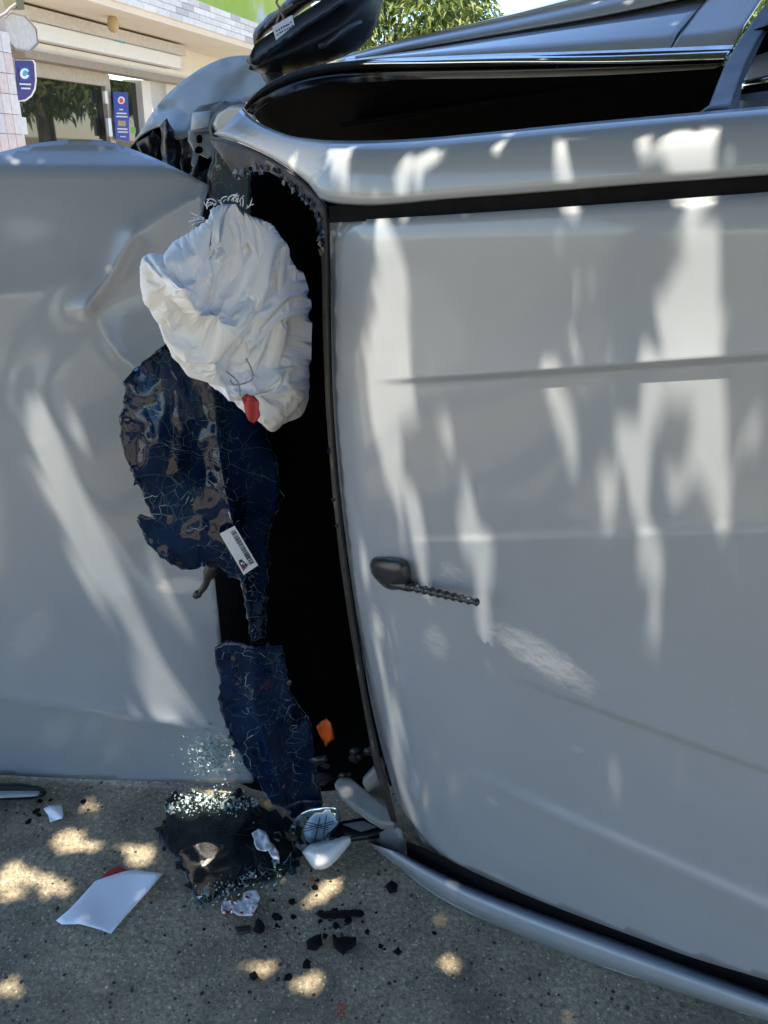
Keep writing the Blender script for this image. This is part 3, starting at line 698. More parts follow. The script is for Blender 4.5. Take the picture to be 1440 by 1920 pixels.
for i in range(30):
    if i < 24: i = i*33/23; bx, by = 388+(i/33)*78+solidrng.uniform(-3, 3), 390-14*math.sin(i/33*2.4)+(10 if i > 26 else 0)+solidrng.uniform(-3, 4); a = -math.pi/2 + (i/33-.45)*1.5+solidrng.uniform(-.35, .35); L = solidrng.uniform(4, 19)
    else: bx, by = 383, 408+solidrng.uniform(-4, 6); a = math.pi+solidrng.uniform(-.5, .35); L = solidrng.uniform(14, 30)
    cv = solidrng.uniform(-1.3, 1.3); P = []
    for k in range(6):
        t = k/5; P.append(W(bx+math.cos(a+cv*t)*L*t, by+math.sin(a+cv*t)*L*t, 1.185-.012*t*solidrng.random()))
    parts.append(tube(P, .00075, 4))
v, f = join(parts); tag(mesh('frayed_threads', v, f, M['fabric'], airbag), 'white frayed threads at the torn top edge', kind='stuff')
patch('red_tag', jag([(454, 746), (462, 738), (476, 742), (484, 752), (488, 780), (476, 794), (466, 788), (458, 768)], 7, 1.2, 2), lambda x, y: W(x, y, 1.178-.0001*(y-760)+.004*math.sin(x*.4)), 5, M['redtag'], airbag, .002)
for P in ([(432, 712), (440, 722), (470, 714), (474, 700), (462, 672)], [(424, 696), (446, 716), (450, 742)]):
    tv, tf = tube([W(x, y, 1.142) for x, y in cr(P, 14)], .0011, 5); mesh('tether_cord', tv, tf, M['trim_grey'], airbag)

# ------------------------------------------------------------------ shattered windscreen
def clip(poly, px, py, nx, ny):                              # keep the side where (p-q).n <= 0
    out = []
    for i in range(len(poly)):
        a, b = poly[i], poly[(i+1) % len(poly)]
        da = (a[0]-px)*nx+(a[1]-py)*ny; db = (b[0]-px)*nx+(b[1]-py)*ny
        if da <= 0: out.append(a)
        if da*db < 0:
            t = da/(da-db); out.append((a[0]+(b[0]-a[0])*t, a[1]+(b[1]-a[1])*t))
    return out
def warp(cl):                                                # wavy crack lines: the same field moves both sides of a crack
    out = []
    for i in range(len(cl)):
        a, b = cl[i], cl[(i+1) % len(cl)]; k = max(1, int(math.dist(a, b)/7))
        for j in range(k):
            x, y = a[0]+(b[0]-a[0])*j/k, a[1]+(b[1]-a[1])*j/k
            out.append((x+4.5*fbm(x/22, y/22, 2.2, 3), y+4.5*fbm(x/22, y/22, 7.7, 3)))
    return out
def area(p): return abs(sum(p[i][0]*p[(i+1) % len(p)][1]-p[(i+1) % len(p)][0]*p[i][1] for i in range(len(p))))/2
def cracks(part, outline, fn, seeds, dense, seed, fiss=(), small=70, wmul=1.0, cm='crack_line', gm='glass'):
    # one laminated sheet: a web of fine crack lines on it and small crumbs standing proud
    rnd = random.Random(seed); pts = []; xs = [p[0] for p in outline]; ys = [p[1] for p in outline]; guard = 0
    while len(pts) < seeds and guard < 60000:
        guard += 1; p = (rnd.uniform(min(xs), max(xs)), rnd.uniform(min(ys), max(ys)))
        if inside(p, outline) and rnd.random() <= dense(*p): pts.append(p)
    crumbs = []; lines = []; seen = set(); no = len(outline)
    def at(x, y, o_): q = fn(x, y); return q-(q-CP).normalized()*o_
    for p in pts:
        cell = list(outline)
        for q in sorted((q for q in pts if q != p), key=lambda q: (q[0]-p[0])**2+(q[1]-p[1])**2)[:26]:
            dx, dy = q[0]-p[0], q[1]-p[1]; L = math.hypot(dx, dy)
            cell = clip(cell, (p[0]+q[0])/2, (p[1]+q[1])/2, dx/L, dy/L)
            if len(cell) < 3: break
        if len(cell) < 3 or area(cell) < 6: continue
        A = area(cell); skip = rnd.random() < .25
        for i in range(len(cell)):
            a, b = cell[i], cell[(i+1) % len(cell)]; mx_, my_ = (a[0]+b[0])/2, (a[1]+b[1])/2; key = (round(mx_), round(my_))
            if key in seen or math.dist(a, b) < 1: continue
            seen.add(key)
            f_ = math.exp(-min(pld((mx_, my_), fl) for fl in fiss)/10) if fiss else .3
            edge = min(segd((mx_, my_), outline[k], outline[(k+1) % no])[0] for k in range(no)) < 1.0
            if edge: f_ = .5*rnd.random()
            elif rnd.random() < .66*(1-f_): continue
            w0 = wmul*(.16+1.7*f_*rnd.uniform(.05, 1.2)**2); k = max(1, int(math.dist(a, b)/5)); pv = None
            nx, ny = -(b[1]-a[1]), b[0]-a[0]; nl = math.hypot(nx, ny); nx, ny = nx/nl, ny/nl; V = []; F = []
            for j_ in range(k+1):
                x, y = a[0]+(b[0]-a[0])*j_/k, a[1]+(b[1]-a[1])*j_/k
                wx, wy = x+5*fbm(x/18, y/18, 2.2, 3), y+5*fbm(x/18, y/18, 7.7, 3)
                w_ = w0*rnd.uniform(.4, 1.3)
                V += [at(wx+nx*w_*.5, wy+ny*w_*.5, .0016), at(wx-nx*w_*.5, wy-ny*w_*.5, .0016)]
                if j_: F.append((2*j_-2, 2*j_-1, 2*j_+1, 2*j_))
            lines.append((V, F))
        if A < small and not skip:
            cl = [(p[0]+(c[0]-p[0])*.8, p[1]+(c[1]-p[1])*.8) for c in cell]; gx, gy = rnd.gauss(0, .0006), rnd.gauss(0, .0006); of = rnd.uniform(.002, .006)
            crumbs.append(prism([at(c[0], c[1], of+gx*(c[0]-p[0])+gy*(c[1]-p[1])) for c in cl], (fn(*p)-CP).normalized()*.002))
    v, f = join(lines); o = mesh('crack_lines', v, orient(v, f, CP), M[cm], part, False); tag(o, kind='stuff')
    if crumbs:
        v, f = join(crumbs); tag(fixn(mesh('glass_crumbs', v, f, M[gm], part, False)), kind='stuff')
def loose_shards(part, outline, fn, n, seed, smin, smax, mat):
    # single pieces of glass hanging along the torn edge
    rnd = random.Random(seed)
    for _ in range(n):
        k = rnd.randrange(len(outline)); x, y = outline[k]; s_ = rnd.uniform(smin, smax); a0 = rnd.uniform(0, 6.28); m_ = rnd.randint(3, 5)
        P = [(x+s_*rnd.uniform(.6, 1.1)*math.cos(a0+6.28*j/m_), y+s_*rnd.uniform(.6, 1.2)*math.sin(a0+6.28*j/m_)) for j in range(m_)]
        of = rnd.uniform(.003, .012); gx, gy = rnd.gauss(0, .0006), rnd.gauss(0, .0006); fr_ = []
        for c in P: q = fn(*c); fr_.append(q-(q-CP).normalized()*(of+gx*(c[0]-x)+gy*(c[1]-y)))
        v, f = prism(fr_, (fr_[0]-CP).normalized()*.003); fixn(mesh('glass_shard', v, f, M[mat], part, False))
WS = None
s1 = [(338, 620), (372, 640), (400, 690), (430, 715), (470, 770), (500, 806), (516, 860), (522, 920), (530, 930), (514, 970), (500, 1010), (506, 1060), (498, 1110), (500, 1160), (492, 1205), (470, 1206), (464, 1150), (452, 1090), (420, 1070), (396, 1052), (372, 1066), (340, 1068), (300, 1046), (272, 1012), (254, 972), (262, 964), (288, 972), (268, 930), (246, 880), (226, 830), (222, 780), (232, 760), (230, 716), (252, 690), (290, 660)]
def S1(x, y):
    return W(x, y, 1.33 + .00045*(x-300) - .00010*(y-620) + .055*((x-330)/120.)**2*.4 + .02*math.sin(y/95.)*math.cos(x/70.) - .028*math.exp(-pld((x, y), [(372, 640), (404, 760), (414, 870), (440, 1000), (478, 1200)])/16) + .008*fbm(x/45, y/75, 2, 2) - .03*math.exp(-((x-310)**2/9000+(y-850)**2/30000)))
s1j = jag(s1, 11, 2.4, 11)
sheet1 = patch('windscreen', s1j, S1, 7, M['glass'], CAR, .003)
def bd(o, w): 
    return lambda x, y: max(.04, math.exp(-min(segd((x, y), o[i], o[(i+1) % len(o)])[0] for i in range(len(o)))/w))
F1 = [[(365, 640), (396, 740), (412, 870), (380, 930), (300, 945), (262, 925)], [(412, 870), (440, 1000), (470, 1080), (480, 1200)], [(232, 800), (300, 770), (330, 690)], [(300, 960), (370, 1000), (420, 1040)]]
F2 = [[(404, 1232), (530, 1224)], [(430, 1215), (470, 1300), (464, 1420), (505, 1500)], [(520, 1260), (548, 1350), (552, 1490)]]
def dens1(x, y):
    v = .012
    v += .9*math.exp(-pld((x, y), [(230, 790), (250, 700), (340, 625)])/26)
    v += .5*math.exp(-pld((x, y), [(365, 640), (400, 760), (412, 870), (380, 930), (270, 930)])/12)
    v += .55*math.exp(-pld((x, y), [(400, 900), (440, 1000), (470, 1080), (480, 1200)])/22)
    v += .5*math.exp(-pld((x, y), [(520, 930), (490, 1080), (484, 1200)])/14)
    v += .25*math.exp(-pld((x, y), [(270, 950), (330, 1060), (400, 1050)])/16)
    if 265 < x < 400 and 745 < y < 925: v *= .12
    return min(1, v)
cracks(sheet1, s1j, S1, 420, dens1, 21, F1)
loose_shards(sheet1, s1j, S1, 9, 71, 5, 9, 'glass')
s2 = [(402, 1215), (424, 1202), (470, 1212), (528, 1210), (536, 1250), (545, 1300), (560, 1320), (578, 1350), (588, 1390), (590, 1430), (597, 1470), (606, 1505), (596, 1532), (574, 1524), (556, 1536), (536, 1516), (510, 1508), (488, 1470), (462, 1440), (440, 1400), (420, 1350), (408, 1310), (414, 1280), (404, 1245)]
def S2(x, y):
    q = S2a(x, y); return q if q.z > .012 else G(x, y, .012)
def S2a(x, y): return W(x, y, 1.36 + .00010*(y-1200) + .0003*(x-480) + .015*math.sin(x/38.) - .018*math.exp(-pld((x, y), [(470, 1210), (476, 1320), (530, 1500)])/14) + .008*fbm(x/40, y/60, 3, 2) - .02*math.exp(-((x-490)**2)/3000))
s2j = jag(s2, 10, 2.4, 12); sheet2 = patch('windscreen_lower_flap', s2j, S2, 7, M['glass'], CAR, .003)
def dens2(x, y):
    v = .02+.7*math.exp(-pld((x, y), [(405, 1225), (530, 1220)])/22)+.5*math.exp(-pld((x, y), [(420, 1220), (470, 1300), (460, 1420), (500, 1500)])/16)+.6*math.exp(-pld((x, y), [(520, 1260), (550, 1350), (556, 1480)])/22)+.4*math.exp(-pld((x, y), [(545, 1290), (590, 1400)])/16)
    return min(1, v)
cracks(sheet2, s2j, S2, 170, dens2, 22, F2, wmul=.7)
loose_shards(sheet2, s2j, S2, 6, 72, 5, 9, 'glass')
# glass slivers still held by the frame, at the roof edge and the pillar
fr = empty('glass_remnant', K(610, 700, -.03)); fr.parent = CAR; fr.matrix_parent_inverse = Matrix.Translation(-Vector(CAR.location))
rnd = random.Random(9); parts = []
path = cr(strip_i[::-1], 260)
for i, (x, y) in enumerate(path):
    for _ in range(2):
        if rnd.random() < (.45 if y < 470 else .985): continue
        cx, cy = x+rnd.uniform(-3, 8), y+rnd.uniform(-6, 6); s = rnd.uniform(3, 9) if y < 480 else rnd.uniform(2, 6)
        a = rnd.uniform(0, 6.28); poly = [(cx+s*rnd.uniform(.5, 1)*math.cos(a+k), cy+1.5*s*rnd.uniform(.5, 1)*math.sin(a+k)) for k in (0, 1.6, 3.1, 4.7)]
        n0 = -.02-.16*max(0, (600-cx)/200)+rnd.uniform(-.012, .006)
        parts.append(prism([K(px, py, n0+rnd.uniform(-.004, .004)) for px, py in poly], NR*-.002))
v, f = join(parts[::2]); tag(mesh('glass_crumbs', v, f, M['glass_pale'], CAR, False), kind='stuff')
v, f = join(parts[1::2]); tag(mesh('glass_crumbs', v, f, M['glass'], CAR, False), kind='stuff')
bpy.data.objects.remove(fr)
# grey smoked glass corner that still stands between pillar and airbag
gc = jag([(400, 262), (440, 272), (468, 300), (470, 330), (468, 372), (470, 400), (446, 410), (410, 390), (394, 372), (388, 330), (398, 300)], 12, 3, 14)
corner = patch('windscreen_corner', gc, lambda x, y: W(x, y, 1.50+.0002*(x-400)), 8, M['glass_pale'], CAR, .003)
cracks(corner, gc, lambda x, y: W(x, y, 1.50+.0002*(x-400)), 60, lambda x, y: .12+.8*math.exp(-pld((x, y), [(395, 400), (400, 320), (440, 275), (470, 320)])/14), 24, [[(395, 400), (400, 320), (440, 275), (470, 320)]], gm='crumb')

# barcode sticker on the windscreen
STY = min(S1(x, y).y-.0005*(x-440) for x, y in ((412, 1001), (440, 986), (484, 1060), (457, 1078), (448, 1032), (425, 1030), (470, 1040)))-.004
STK = patch('windscreen_sticker', smooth_loop([(413, 1002), (411, 1000), (439, 986), (442, 987), (484, 1059), (483, 1062), (459, 1078), (456, 1077)], 8) and [(412, 1001), (440, 986), (484, 1060), (457, 1078)], lambda x, y: W(x, y, STY+.0005*(x-440)), 30, M['sticker'], CAR, .001, False)
def sk(u, v): a = Vector((412, 1001)); e = Vector((28, -15)); h_ = Vector((44.5, 75.5)); q = a+e*u+h_*v; return W(q.x, q.y, STY-.0015+.0005*(q.x-440))
rnd = random.Random(3); parts = []; vv = .08
while vv < .90:
    wb = rnd.choice([.008, .012, .018, .024])
    parts.append(prism([sk(.60, vv), sk(.90, vv), sk(.90, vv+wb), sk(.60, vv+wb)], Vector((0, .0003, 0)))); vv += wb+rnd.choice([.008, .012, .018])
v, f = join(parts); mesh('barcode', v, f, M['ink'], STK, False)
parts = [prism([sk(*p) for p in q], Vector((0, .0003, 0))) for q in ([(.10, .74), (.16, .74), (.16, .95), (.10, .95)], [(.16, .70), (.34, .70), (.40, .78), (.34, .80), (.28, .75), (.16, .76)], [(.40, .78), (.46, .86), (.40, .92), (.34, .86)])]
v, f = join(parts); mesh('logo_dark', v, f, M['ink'], STK, False)
parts = [prism([sk(*p) for p in q], Vector((0, .0003, 0))) for q in ([(.17, .82), (.26, .79), (.28, .90), (.19, .93)], [(.28, .82), (.33, .82), (.33, .92), (.28, .93)], [(.48, .84), (.53, .84), (.53, .88), (.48, .88)])]
v, f = join(parts); mesh('logo_red', v, f, M['inkred'], STK, False)

# broken washer nozzle / wiper pivot hanging below the glass
tv, tf = join([tube([W(x, y, 1.27) for x, y in cr([(398, 1058), (392, 1075), (384, 1098), (372, 1114)], 12)], [.012, .012, .011, .012, .010, .008, .007, .007, .007, .006, .006, .005], 10), tube([W(376, 1108, 1.27), W(371, 1114, 1.27), W(365, 1119, 1.27)], [.005, .0085, .006], 10), tube([W(388, 1072, 1.265), W(402, 1080, 1.27)], .007, 8)])
mesh('wiper_pivot', tv, tf, M['black_trim'], CAR)

# ------------------------------------------------------------------ wreckage at the foot of the windscreen
def slab(name, poly, fn, step, mat, parent, t=.012, b=.003):
    o = patch(name, poly, fn, step, mat, parent, 0, True); solid(o, t); return o
bevel(slab('pillar_trim', [(626, 1470), (634, 1458), (654, 1456), (700, 1492), (742, 1524), (740, 1546), (716, 1545), (690, 1530), (640, 1492)], lambda x, y: W(x, y, 1.30-.0011*(y-1460)), 9, M['trim_grey'], CAR, .03), .006)
slab('pillar_trim', [(680, 1470), (716, 1430), (722, 1446), (700, 1480), (690, 1486)], lambda x, y: W(x, y, 1.27), 10, M['trim_grey'], CAR, .02)
slab('pillar_trim', [(690, 1486), (722, 1452), (734, 1500), (738, 1520)], lambda x, y: W(x, y, 1.30), 10, M['trim_grey'], CAR, .02)
puff('indicator_lens', [(593, 1362), (600, 1354), (612, 1347), (620, 1354), (627, 1374), (628, 1386), (618, 1391), (610, 1402), (606, 1390), (598, 1376)], lambda x, y, h: W(x, y, 1.37-h+.01*math.sin(x*.2)), .004, 8, 5, M['orange'], CAR, .8)
rnd = random.Random(12)
for k in range(9):
    cx, cy = rnd.uniform(600, 700), rnd.uniform(1405, 1480); s = rnd.uniform(10, 24)
    pl = [(cx+s*rnd.uniform(.5, 1.1)*math.cos(t), cy+s*.6*rnd.uniform(.5, 1.1)*math.sin(t)) for t in (0, 1.1, 2.0, 3.2, 4.4, 5.3)]
    puff('broken_trim', pl, lambda x, y, h: W(x, y, 1.36-.0002*(cy-1400)-h), .012, 8, 6, M[['satin_dark', 'black_trim', 'satin_dark', 'interior_seat'][k % 4]], CAR, .8)
# lower mirror: white shell, silvered glass, both on the ground
lm_o = [(566, 1598), (580, 1584), (600, 1578), (624, 1570), (648, 1562), (670, 1564), (652, 1588), (632, 1612), (612, 1628), (592, 1630), (580, 1618)]
lowm = puff('lower_door_mirror', smooth_loop(lm_o, 44), lambda x, y, h: G(x, y, max(.004, .035+.00045*(1630-y)+h)), .028, 26, 5, M['white_plastic'], CAR, .9)
patch('mirror_glass', smooth_loop([(545, 1552), (560, 1530), (590, 1517), (630, 1516), (638, 1540), (622, 1566), (606, 1584), (566, 1588)], 30), lambda x, y: G(x, y, .03+.0021*(1590-y)), 8, M['mirror'], lowm, .003)
for a, b in (((570, 1545), (615, 1556)), ((600, 1536), (590, 1578)), ((566, 1560), (626, 1544)), ((612, 1532), (606, 1574))):
    tv, tf = tube([G(*a, .034+.0021*(1590-a[1])), G(*b, .034+.0021*(1590-b[1]))], .0010, 5); mesh('mirror_crack', tv, tf, M['ink'], lowm)
blk = slab('black_cover', [(600, 1562), (640, 1540), (705, 1528), (738, 1552), (700, 1566), (650, 1572), (618, 1580)], lambda x, y: G(x, y, .07+.0002*(x-600)), 10, M['black_gloss'], CAR, .012)
lab = patch('paper_label', [(642, 1545), (682, 1539), (706, 1551), (676, 1559)], lambda x, y: G(x, y, .0775+.0002*(x-600)), 12, M['trim_grey'], blk, .001, False)
# sheet of windscreen lying on the road
s3 = [(310, 1500), (340, 1488), (420, 1486), (470, 1492), (490, 1512), (520, 1530), (540, 1566), (560, 1600), (548, 1632), (500, 1655), (440, 1668), (376, 1698), (360, 1672), (346, 1640), (330, 1610), (300, 1578), (296, 1556), (312, 1530)]
def S3(x, y): return G(x, y, .012+.007*(1+fbm(x/60, y/50, 6, 2))*.7+.016*math.exp(-((x-430)**2/6000+(y-1580)**2/2500)))
s3j = jag(s3, 12, 4, 15); GS = patch('fallen_windscreen', s3j, S3, 11, M['thin_glass'], None, .0012)
tag(GS, 'crazed dark sheet of windscreen glass lying flat on the road', 'broken glass')
def dens3(x, y):
    v = .02+.9*math.exp(-pld((x, y), [(310, 1520), (350, 1500), (480, 1505)])/20)+.6*math.exp(-pld((x, y), [(540, 1610), (440, 1660), (372, 1690)])/14)+.4*math.exp(-pld((x, y), [(330, 1600), (360, 1690)])/10)
    return min(1, v)
cracks(GS, s3j, S3, 220, dens3, 25, [[(310, 1520), (350, 1500), (480, 1505)], [(540, 1610), (440, 1660), (372, 1690)], [(330, 1600), (360, 1690)]], wmul=.8, gm='crumb')
loose_shards(GS, s3j, S3, 16, 73, 6, 14, 'thin_glass')
rnd = random.Random(61); parts = []
for i in range(380):
    t = rnd.random(); x = 330+130*t+rnd.gauss(0, 12); y = 1514-10*math.sin(t*3)+rnd.gauss(0, 12)
    if i > 290: x, y = 545-175*t+rnd.gauss(0, 14), 1640+46*t+rnd.gauss(0, 12)
    q = S3(x, y)+Vector((0, 0, rnd.uniform(.004, .012))); s_ = rnd.uniform(.0010, .003)
    a = rv0(rnd)*s_; b = rv0(rnd)*s_; parts.append(prism([q+a, q+b, q-a, q-b], rv0(rnd)*.002))
v, f = join(parts); tag(mesh('glass_crumbs', v, f, M['crumb'], GS, False), kind='stuff')
loose_shards(GS, [(540+random.Random(k).gauss(30, 34), 1555+random.Random(k+50).gauss(0, 24)) for k in range(40)], lambda x, y: G(x, y, .02+.0003*max(0, 1600-y)), 12, 74, 8, 20, 'thin_glass')
# sparkling crumbs heaped at the bonnet edge
rnd = random.Random(31); parts = []
for i in range(420):
    x, y = rnd.gauss(402, 26), rnd.gauss(1418, 20)
    q = HD(x, y)-ray(x, y).normalized()*rnd.uniform(.004, .010); s = rnd.uniform(.0015, .0045)
    a = Vector((rnd.gauss(0, 1), rnd.gauss(0, .5), rnd.gauss(0, 1))).normalized()*s; b = Vector((rnd.gauss(0, 1), rnd.gauss(0, .5), rnd.gauss(0, 1))).normalized()*s
    parts.append(prism([q+a, q+b, q-a, q-b], Vector((0, .002, 0))))
v, f = join(parts); tag(mesh('glass_crumbs', v, f, M['crumb'], CAR, False), kind='stuff')

# ------------------------------------------------------------------ litter on the road
def ground_sheet(name, poly, zf, step, mat, t, label, cat, group=None, parent=None):
    o = patch(name, poly, lambda x, y: G(x, y, zf(x, y)), step, mat, parent, 0)
    solid(o, t)
    if not parent: tag(o, label, cat, group)
    return o
ground_sheet('paper_sheet', jag([(105, 1726), (130, 1705), (178, 1652), (200, 1644), (232, 1634), (254, 1630), (276, 1634), (306, 1637), (208, 1750), (186, 1742), (150, 1732), (116, 1733)], 30, .8, 1), lambda x, y: .006+.014*math.exp(-((x-160)**2+(y-1740)**2)/1500)+.010*sstep(240, 306, x)+.0035*math.sin((x+y)/34.), 9, M['paper'], .0008, 'sheet of white paper lying on the road in front of a red card', 'paper')
ground_sheet('red_card', [(180, 1655), (205, 1632), (220, 1624), (236, 1630), (250, 1640), (222, 1662), (196, 1664)], lambda x, y: .0012, 8, M['red'], .0008, 'red card half hidden behind the white paper sheet', 'card')
ground_sheet('paper_scrap', jag([(81, 1516), (92, 1511), (114, 1507), (119, 1528), (117, 1534), (94, 1542), (90, 1528)], 8, 1.5, 6), lambda x, y: .012+.01*math.sin(x/9.)*math.cos(y/7.), 5, M['paper'], .001, 'small torn white paper scrap on the road near the bonnet', 'paper')
ground_sheet('crumpled_tissue', jag([(474, 1562), (484, 1555), (498, 1560), (506, 1578), (522, 1598), (524, 1612), (512, 1610), (504, 1594), (486, 1594), (478, 1580)], 8, 1.5, 7), lambda x, y: .05+.014*fbm(x/11, y/13, 3, 3), 4, M['tissue'], .003, 'crumpled white tissue on the edge of the fallen windscreen glass', 'tissue')
ground_sheet('stained_tissue', jag([(415, 1692), (420, 1688), (452, 1688), (456, 1674), (480, 1668), (487, 1682), (484, 1698), (474, 1716), (446, 1714), (416, 1710)], 8, 1.5, 8), lambda x, y: .014+.012*fbm(x/12, y/11, 5, 3), 4, M['tissue_red'], .003, 'white tissue with dark red stains, below the fallen glass', 'tissue')
def shard_of_plastic(name, poly, z, label, k):
    pl = jag(poly, 8, 2.2, k); o = puff(name, pl, lambda x, y, h: G(x, y, max(.001, z+h)), .012, 10, 5, M['shard'], None, .6); tag(o, label, 'plastic shard', 'black plastic shards on the road'); return o
shard_of_plastic('plastic_shard', [(574, 1765), (588, 1755), (603, 1750), (606, 1772), (594, 1783), (576, 1780)], .008, 'black plastic shard on the road, left one of the pair below the lower mirror', 41)
shard_of_plastic('plastic_shard', [(622, 1750), (634, 1758), (668, 1756), (666, 1772), (650, 1784), (644, 1792), (628, 1778)], .008, 'notched black plastic shard, right one of the pair on the road', 42)
shard_of_plastic('plastic_shard', [(467, 1826), (478, 1820), (484, 1832), (476, 1840), (468, 1834)], .006, 'tiny black plastic shard alone on the road below the stained tissue', 43)
shard_of_plastic('plastic_shard', [(474, 1746), (484, 1720), (494, 1730), (496, 1746), (486, 1752)], .006, 'pointed dark shard just below the stained tissue', 44)
shard_of_plastic('plastic_shard', [(590, 1712), (640, 1706), (668, 1704), (680, 1714), (650, 1722), (610, 1724)], .005, 'long thin black shard on the road left of the side rail', 45)
shard_of_plastic('plastic_shard', [(722, 1660), (734, 1650), (746, 1658), (744, 1672), (730, 1676)], .004, 'dark round shard in the shade under the lower side rail', 46)
clipo = [(440, 1738), (468, 1734), (470, 1746), (444, 1750)]
ground_sheet('plastic_clip', clipo, lambda x, y: .006, 5, M['satin_dark'], .004, 'small flat grey plastic clip below the stained tissue', 'plastic clip')
# trim lying under the bonnet at the left edge of the picture
BT = puff('broken_bumper_trim', smooth_loop([(-60, 1470), (0, 1468), (50, 1470), (84, 1478), (86, 1490), (60, 1498), (0, 1500), (-60, 1502)], 40), lambda x, y, h: G(x, y, .012+h), .02, 14, 6, M['black_gloss'], None, .5)
tag(BT, 'broken black bumper trim with grey stripe lying under the bonnet', 'bumper trim')
puff('trim_stripe', smooth_loop([(-50, 1486), (10, 1483), (74, 1484), (72, 1492), (10, 1496), (-50, 1498)], 30), lambda x, y, h: G(x, y, .034+h), .004, 6, 5, M['grey_metal'], BT, .5)
# loose gravel and glass dust: nobody could count it
rnd = random.Random(77)
def scatter(name, n, mat, smin, smax, zone, label, flat=.6):
    V = []; F = []
    for i in range(n):
        x, y = zone(rnd); 
        if y < 1466: continue
        c = G(x, y, 0); s = smin+(smax-smin)*rnd.random()**2.5
        o = len(V); k = rnd.randint(4, 6); a0 = rnd.uniform(0, 6.28)
        for j in range(k):
            t = a0+2*math.pi*j/k; r = s*rnd.uniform(.6, 1.2); V.append(c+Vector((r*math.cos(t), r*math.sin(t), .0003)))
        for j in range(k):
            t = a0+2*math.pi*j/k+.2; r = s*rnd.uniform(.3, .8); V.append(c+Vector((r*math.cos(t), r*math.sin(t), s*flat*rnd.uniform(.6, 1.3))))
        F.append(tuple(o+k+j for j in range(k)))
        for j in range(k): F.append((o+j, o+(j+1) % k, o+k+(j+1) % k, o+k+j))
    ob = mesh(name, V, F, mat, None, False); tag(ob, label, 'debris', kind='stuff'); return ob
M['gravel_d'] = simple('dark_grit', (.03, .029, .027), .8, vary=.4, vs_=50)
M['gravel_l'] = simple('pale_grit', (.30, .29, .265), .85, vary=.35, vs_=60)
allz = lambda r: (r.uniform(-150, 1250), r.uniform(1466, 1960))
scatter('dark_grit', 800, M['gravel_d'], .0010, .0050, allz, 'dark grit and crumbs of plastic strewn over the road')
scatter('pale_grit', 2600, M['gravel_l'], .0008, .0030, allz, 'pale loose grit strewn over the road')
gz = lambda r: ((r.gauss(520, 190), r.gauss(1690, 90)) if r.random() < .6 else (r.uniform(0, 1000), r.uniform(1480, 1920)))
scatter('glass_dust', 1700, M['crumb'], .0007, .0024, gz, 'clear crumbs of shattered glass scattered over the road', .8)
scatter('black_flakes', 80, M['shard'], .003, .012, lambda r: ((r.gauss(600, 70), r.gauss(1735, 35)) if r.random() < .6 else (r.gauss(40, 60), r.gauss(1500, 25))), 'black plastic flakes around the bigger shards', .3)

# ------------------------------------------------------------------ shop behind, on the left
FD = ray(1157, 306); FD = Vector((FD.x, FD.y, 0)).normalized()      # along the front, receding
FN = Vector((FD.y, -FD.x, 0))                                       # towards the street
FP = W(120, 190, 8.4)
def FA(x, y, off=0.0):
    d = ray(x, y); p = FP+FN*off; return CP+d*((p-CP).dot(FN)/d.dot(FN))
def fq(x, y, off=0.0):
    p = FA(x, y, off)-FP; return p.dot(FD), p.z+FP.z
def FS(s, z, off=0.0): q = FP+FD*s+FN*off; return Vector((q.x, q.y, z))
SHOP = empty('shop_building', (FP.x, FP.y, 0)); tag(SHOP, 'cream single-storey shop with glass front and mosaic tiled parapet', 'shop')
M['concrete'] = simple('pale_concrete', (.50, .47, .42), .85, vary=.15, vs_=2.5, bump=.4, bs=60)
M['cream'] = simple('cream_plaster', (.80, .70, .56), .85, vary=.05, vs_=3)
M['cream2'] = simple('pale_plaster', (.82, .77, .69), .85, vary=.05, vs_=3)
M['signwhite'] = simple('white_signboard', (.82, .83, .84), .5, vary=.03)
M['rail'] = simple('brown_rail', (.34, .29, .25), .6)
M['trim_pale'] = simple('pale_grey_trim', (.56, .54, .52), .6)
M['door_frame'] = simple('beige_frame', (.50, .44, .36), .5)
M['shopdark'] = simple('shop_inside', (.03, .032, .03), .8)
M['blue'] = simple('blue_print', (.02, .055, .33), .45, vary=.05)
M['navy'] = simple('navy_print', (.03, .03, .17), .45, vary=.05)
M['cyan'] = simple('cyan_print', (.10, .42, .55), .45, vary=.15)
M['white_print'] = simple('white_print', (.78, .78, .8), .5, vary=.02)
M['red_print'] = simple('red_print', (.65, .07, .05), .5, vary=.05)
M['tan_print'] = simple('tan_print', (.50, .36, .20), .5, vary=.05)
M['pinkwall'] = simple('pink_grey_plaster', (.50, .45, .43), .8, vary=.12, vs_=4)
def shopglass():
    m = NT('shop_glass'); m.set(Base_Color=(.02, .025, .022), Roughness=.02); m.b.inputs['Specular IOR Level'].default_value = .9; return m.m
M['shopglass'] = shopglass()
def fbox(name, s0, s1, z0, z1, o0, o1, mat, parent=SHOP, bev=0.0):
    c = FS((s0+s1)/2, (z0+z1)/2, (o0+o1)/2); v, f = box(c, FD*((s1-s0)/2), Vector((0, 0, (z1-z0)/2)), FN*((o1-o0)/2))
    o = fixn(mesh(name, v, f, mat, parent, False))
    if bev: bevel(o, bev)
    return o
pv, pf = box(FS(6, .06, 1.55), FD*16, Vector((0, 0, .06)), FN*1.5); tag(bevel(fixn(mesh('bounce_pavement', pv, pf, M['concrete'], None, False)), .02), kind='structure')  # unseen pale slab, added to bounce sunlight up onto the shop front
z_rail = fq(180, 131)[1]; z_sb = fq(200, 105)[1]; z_st = fq(200, 72)[1]; 
s_l = fq(38, 200)[0]; s_r = fq(318, 200)[0]; s_door = fq(202, 200)[0]
ztop = fq(300, 40, .9)[1]
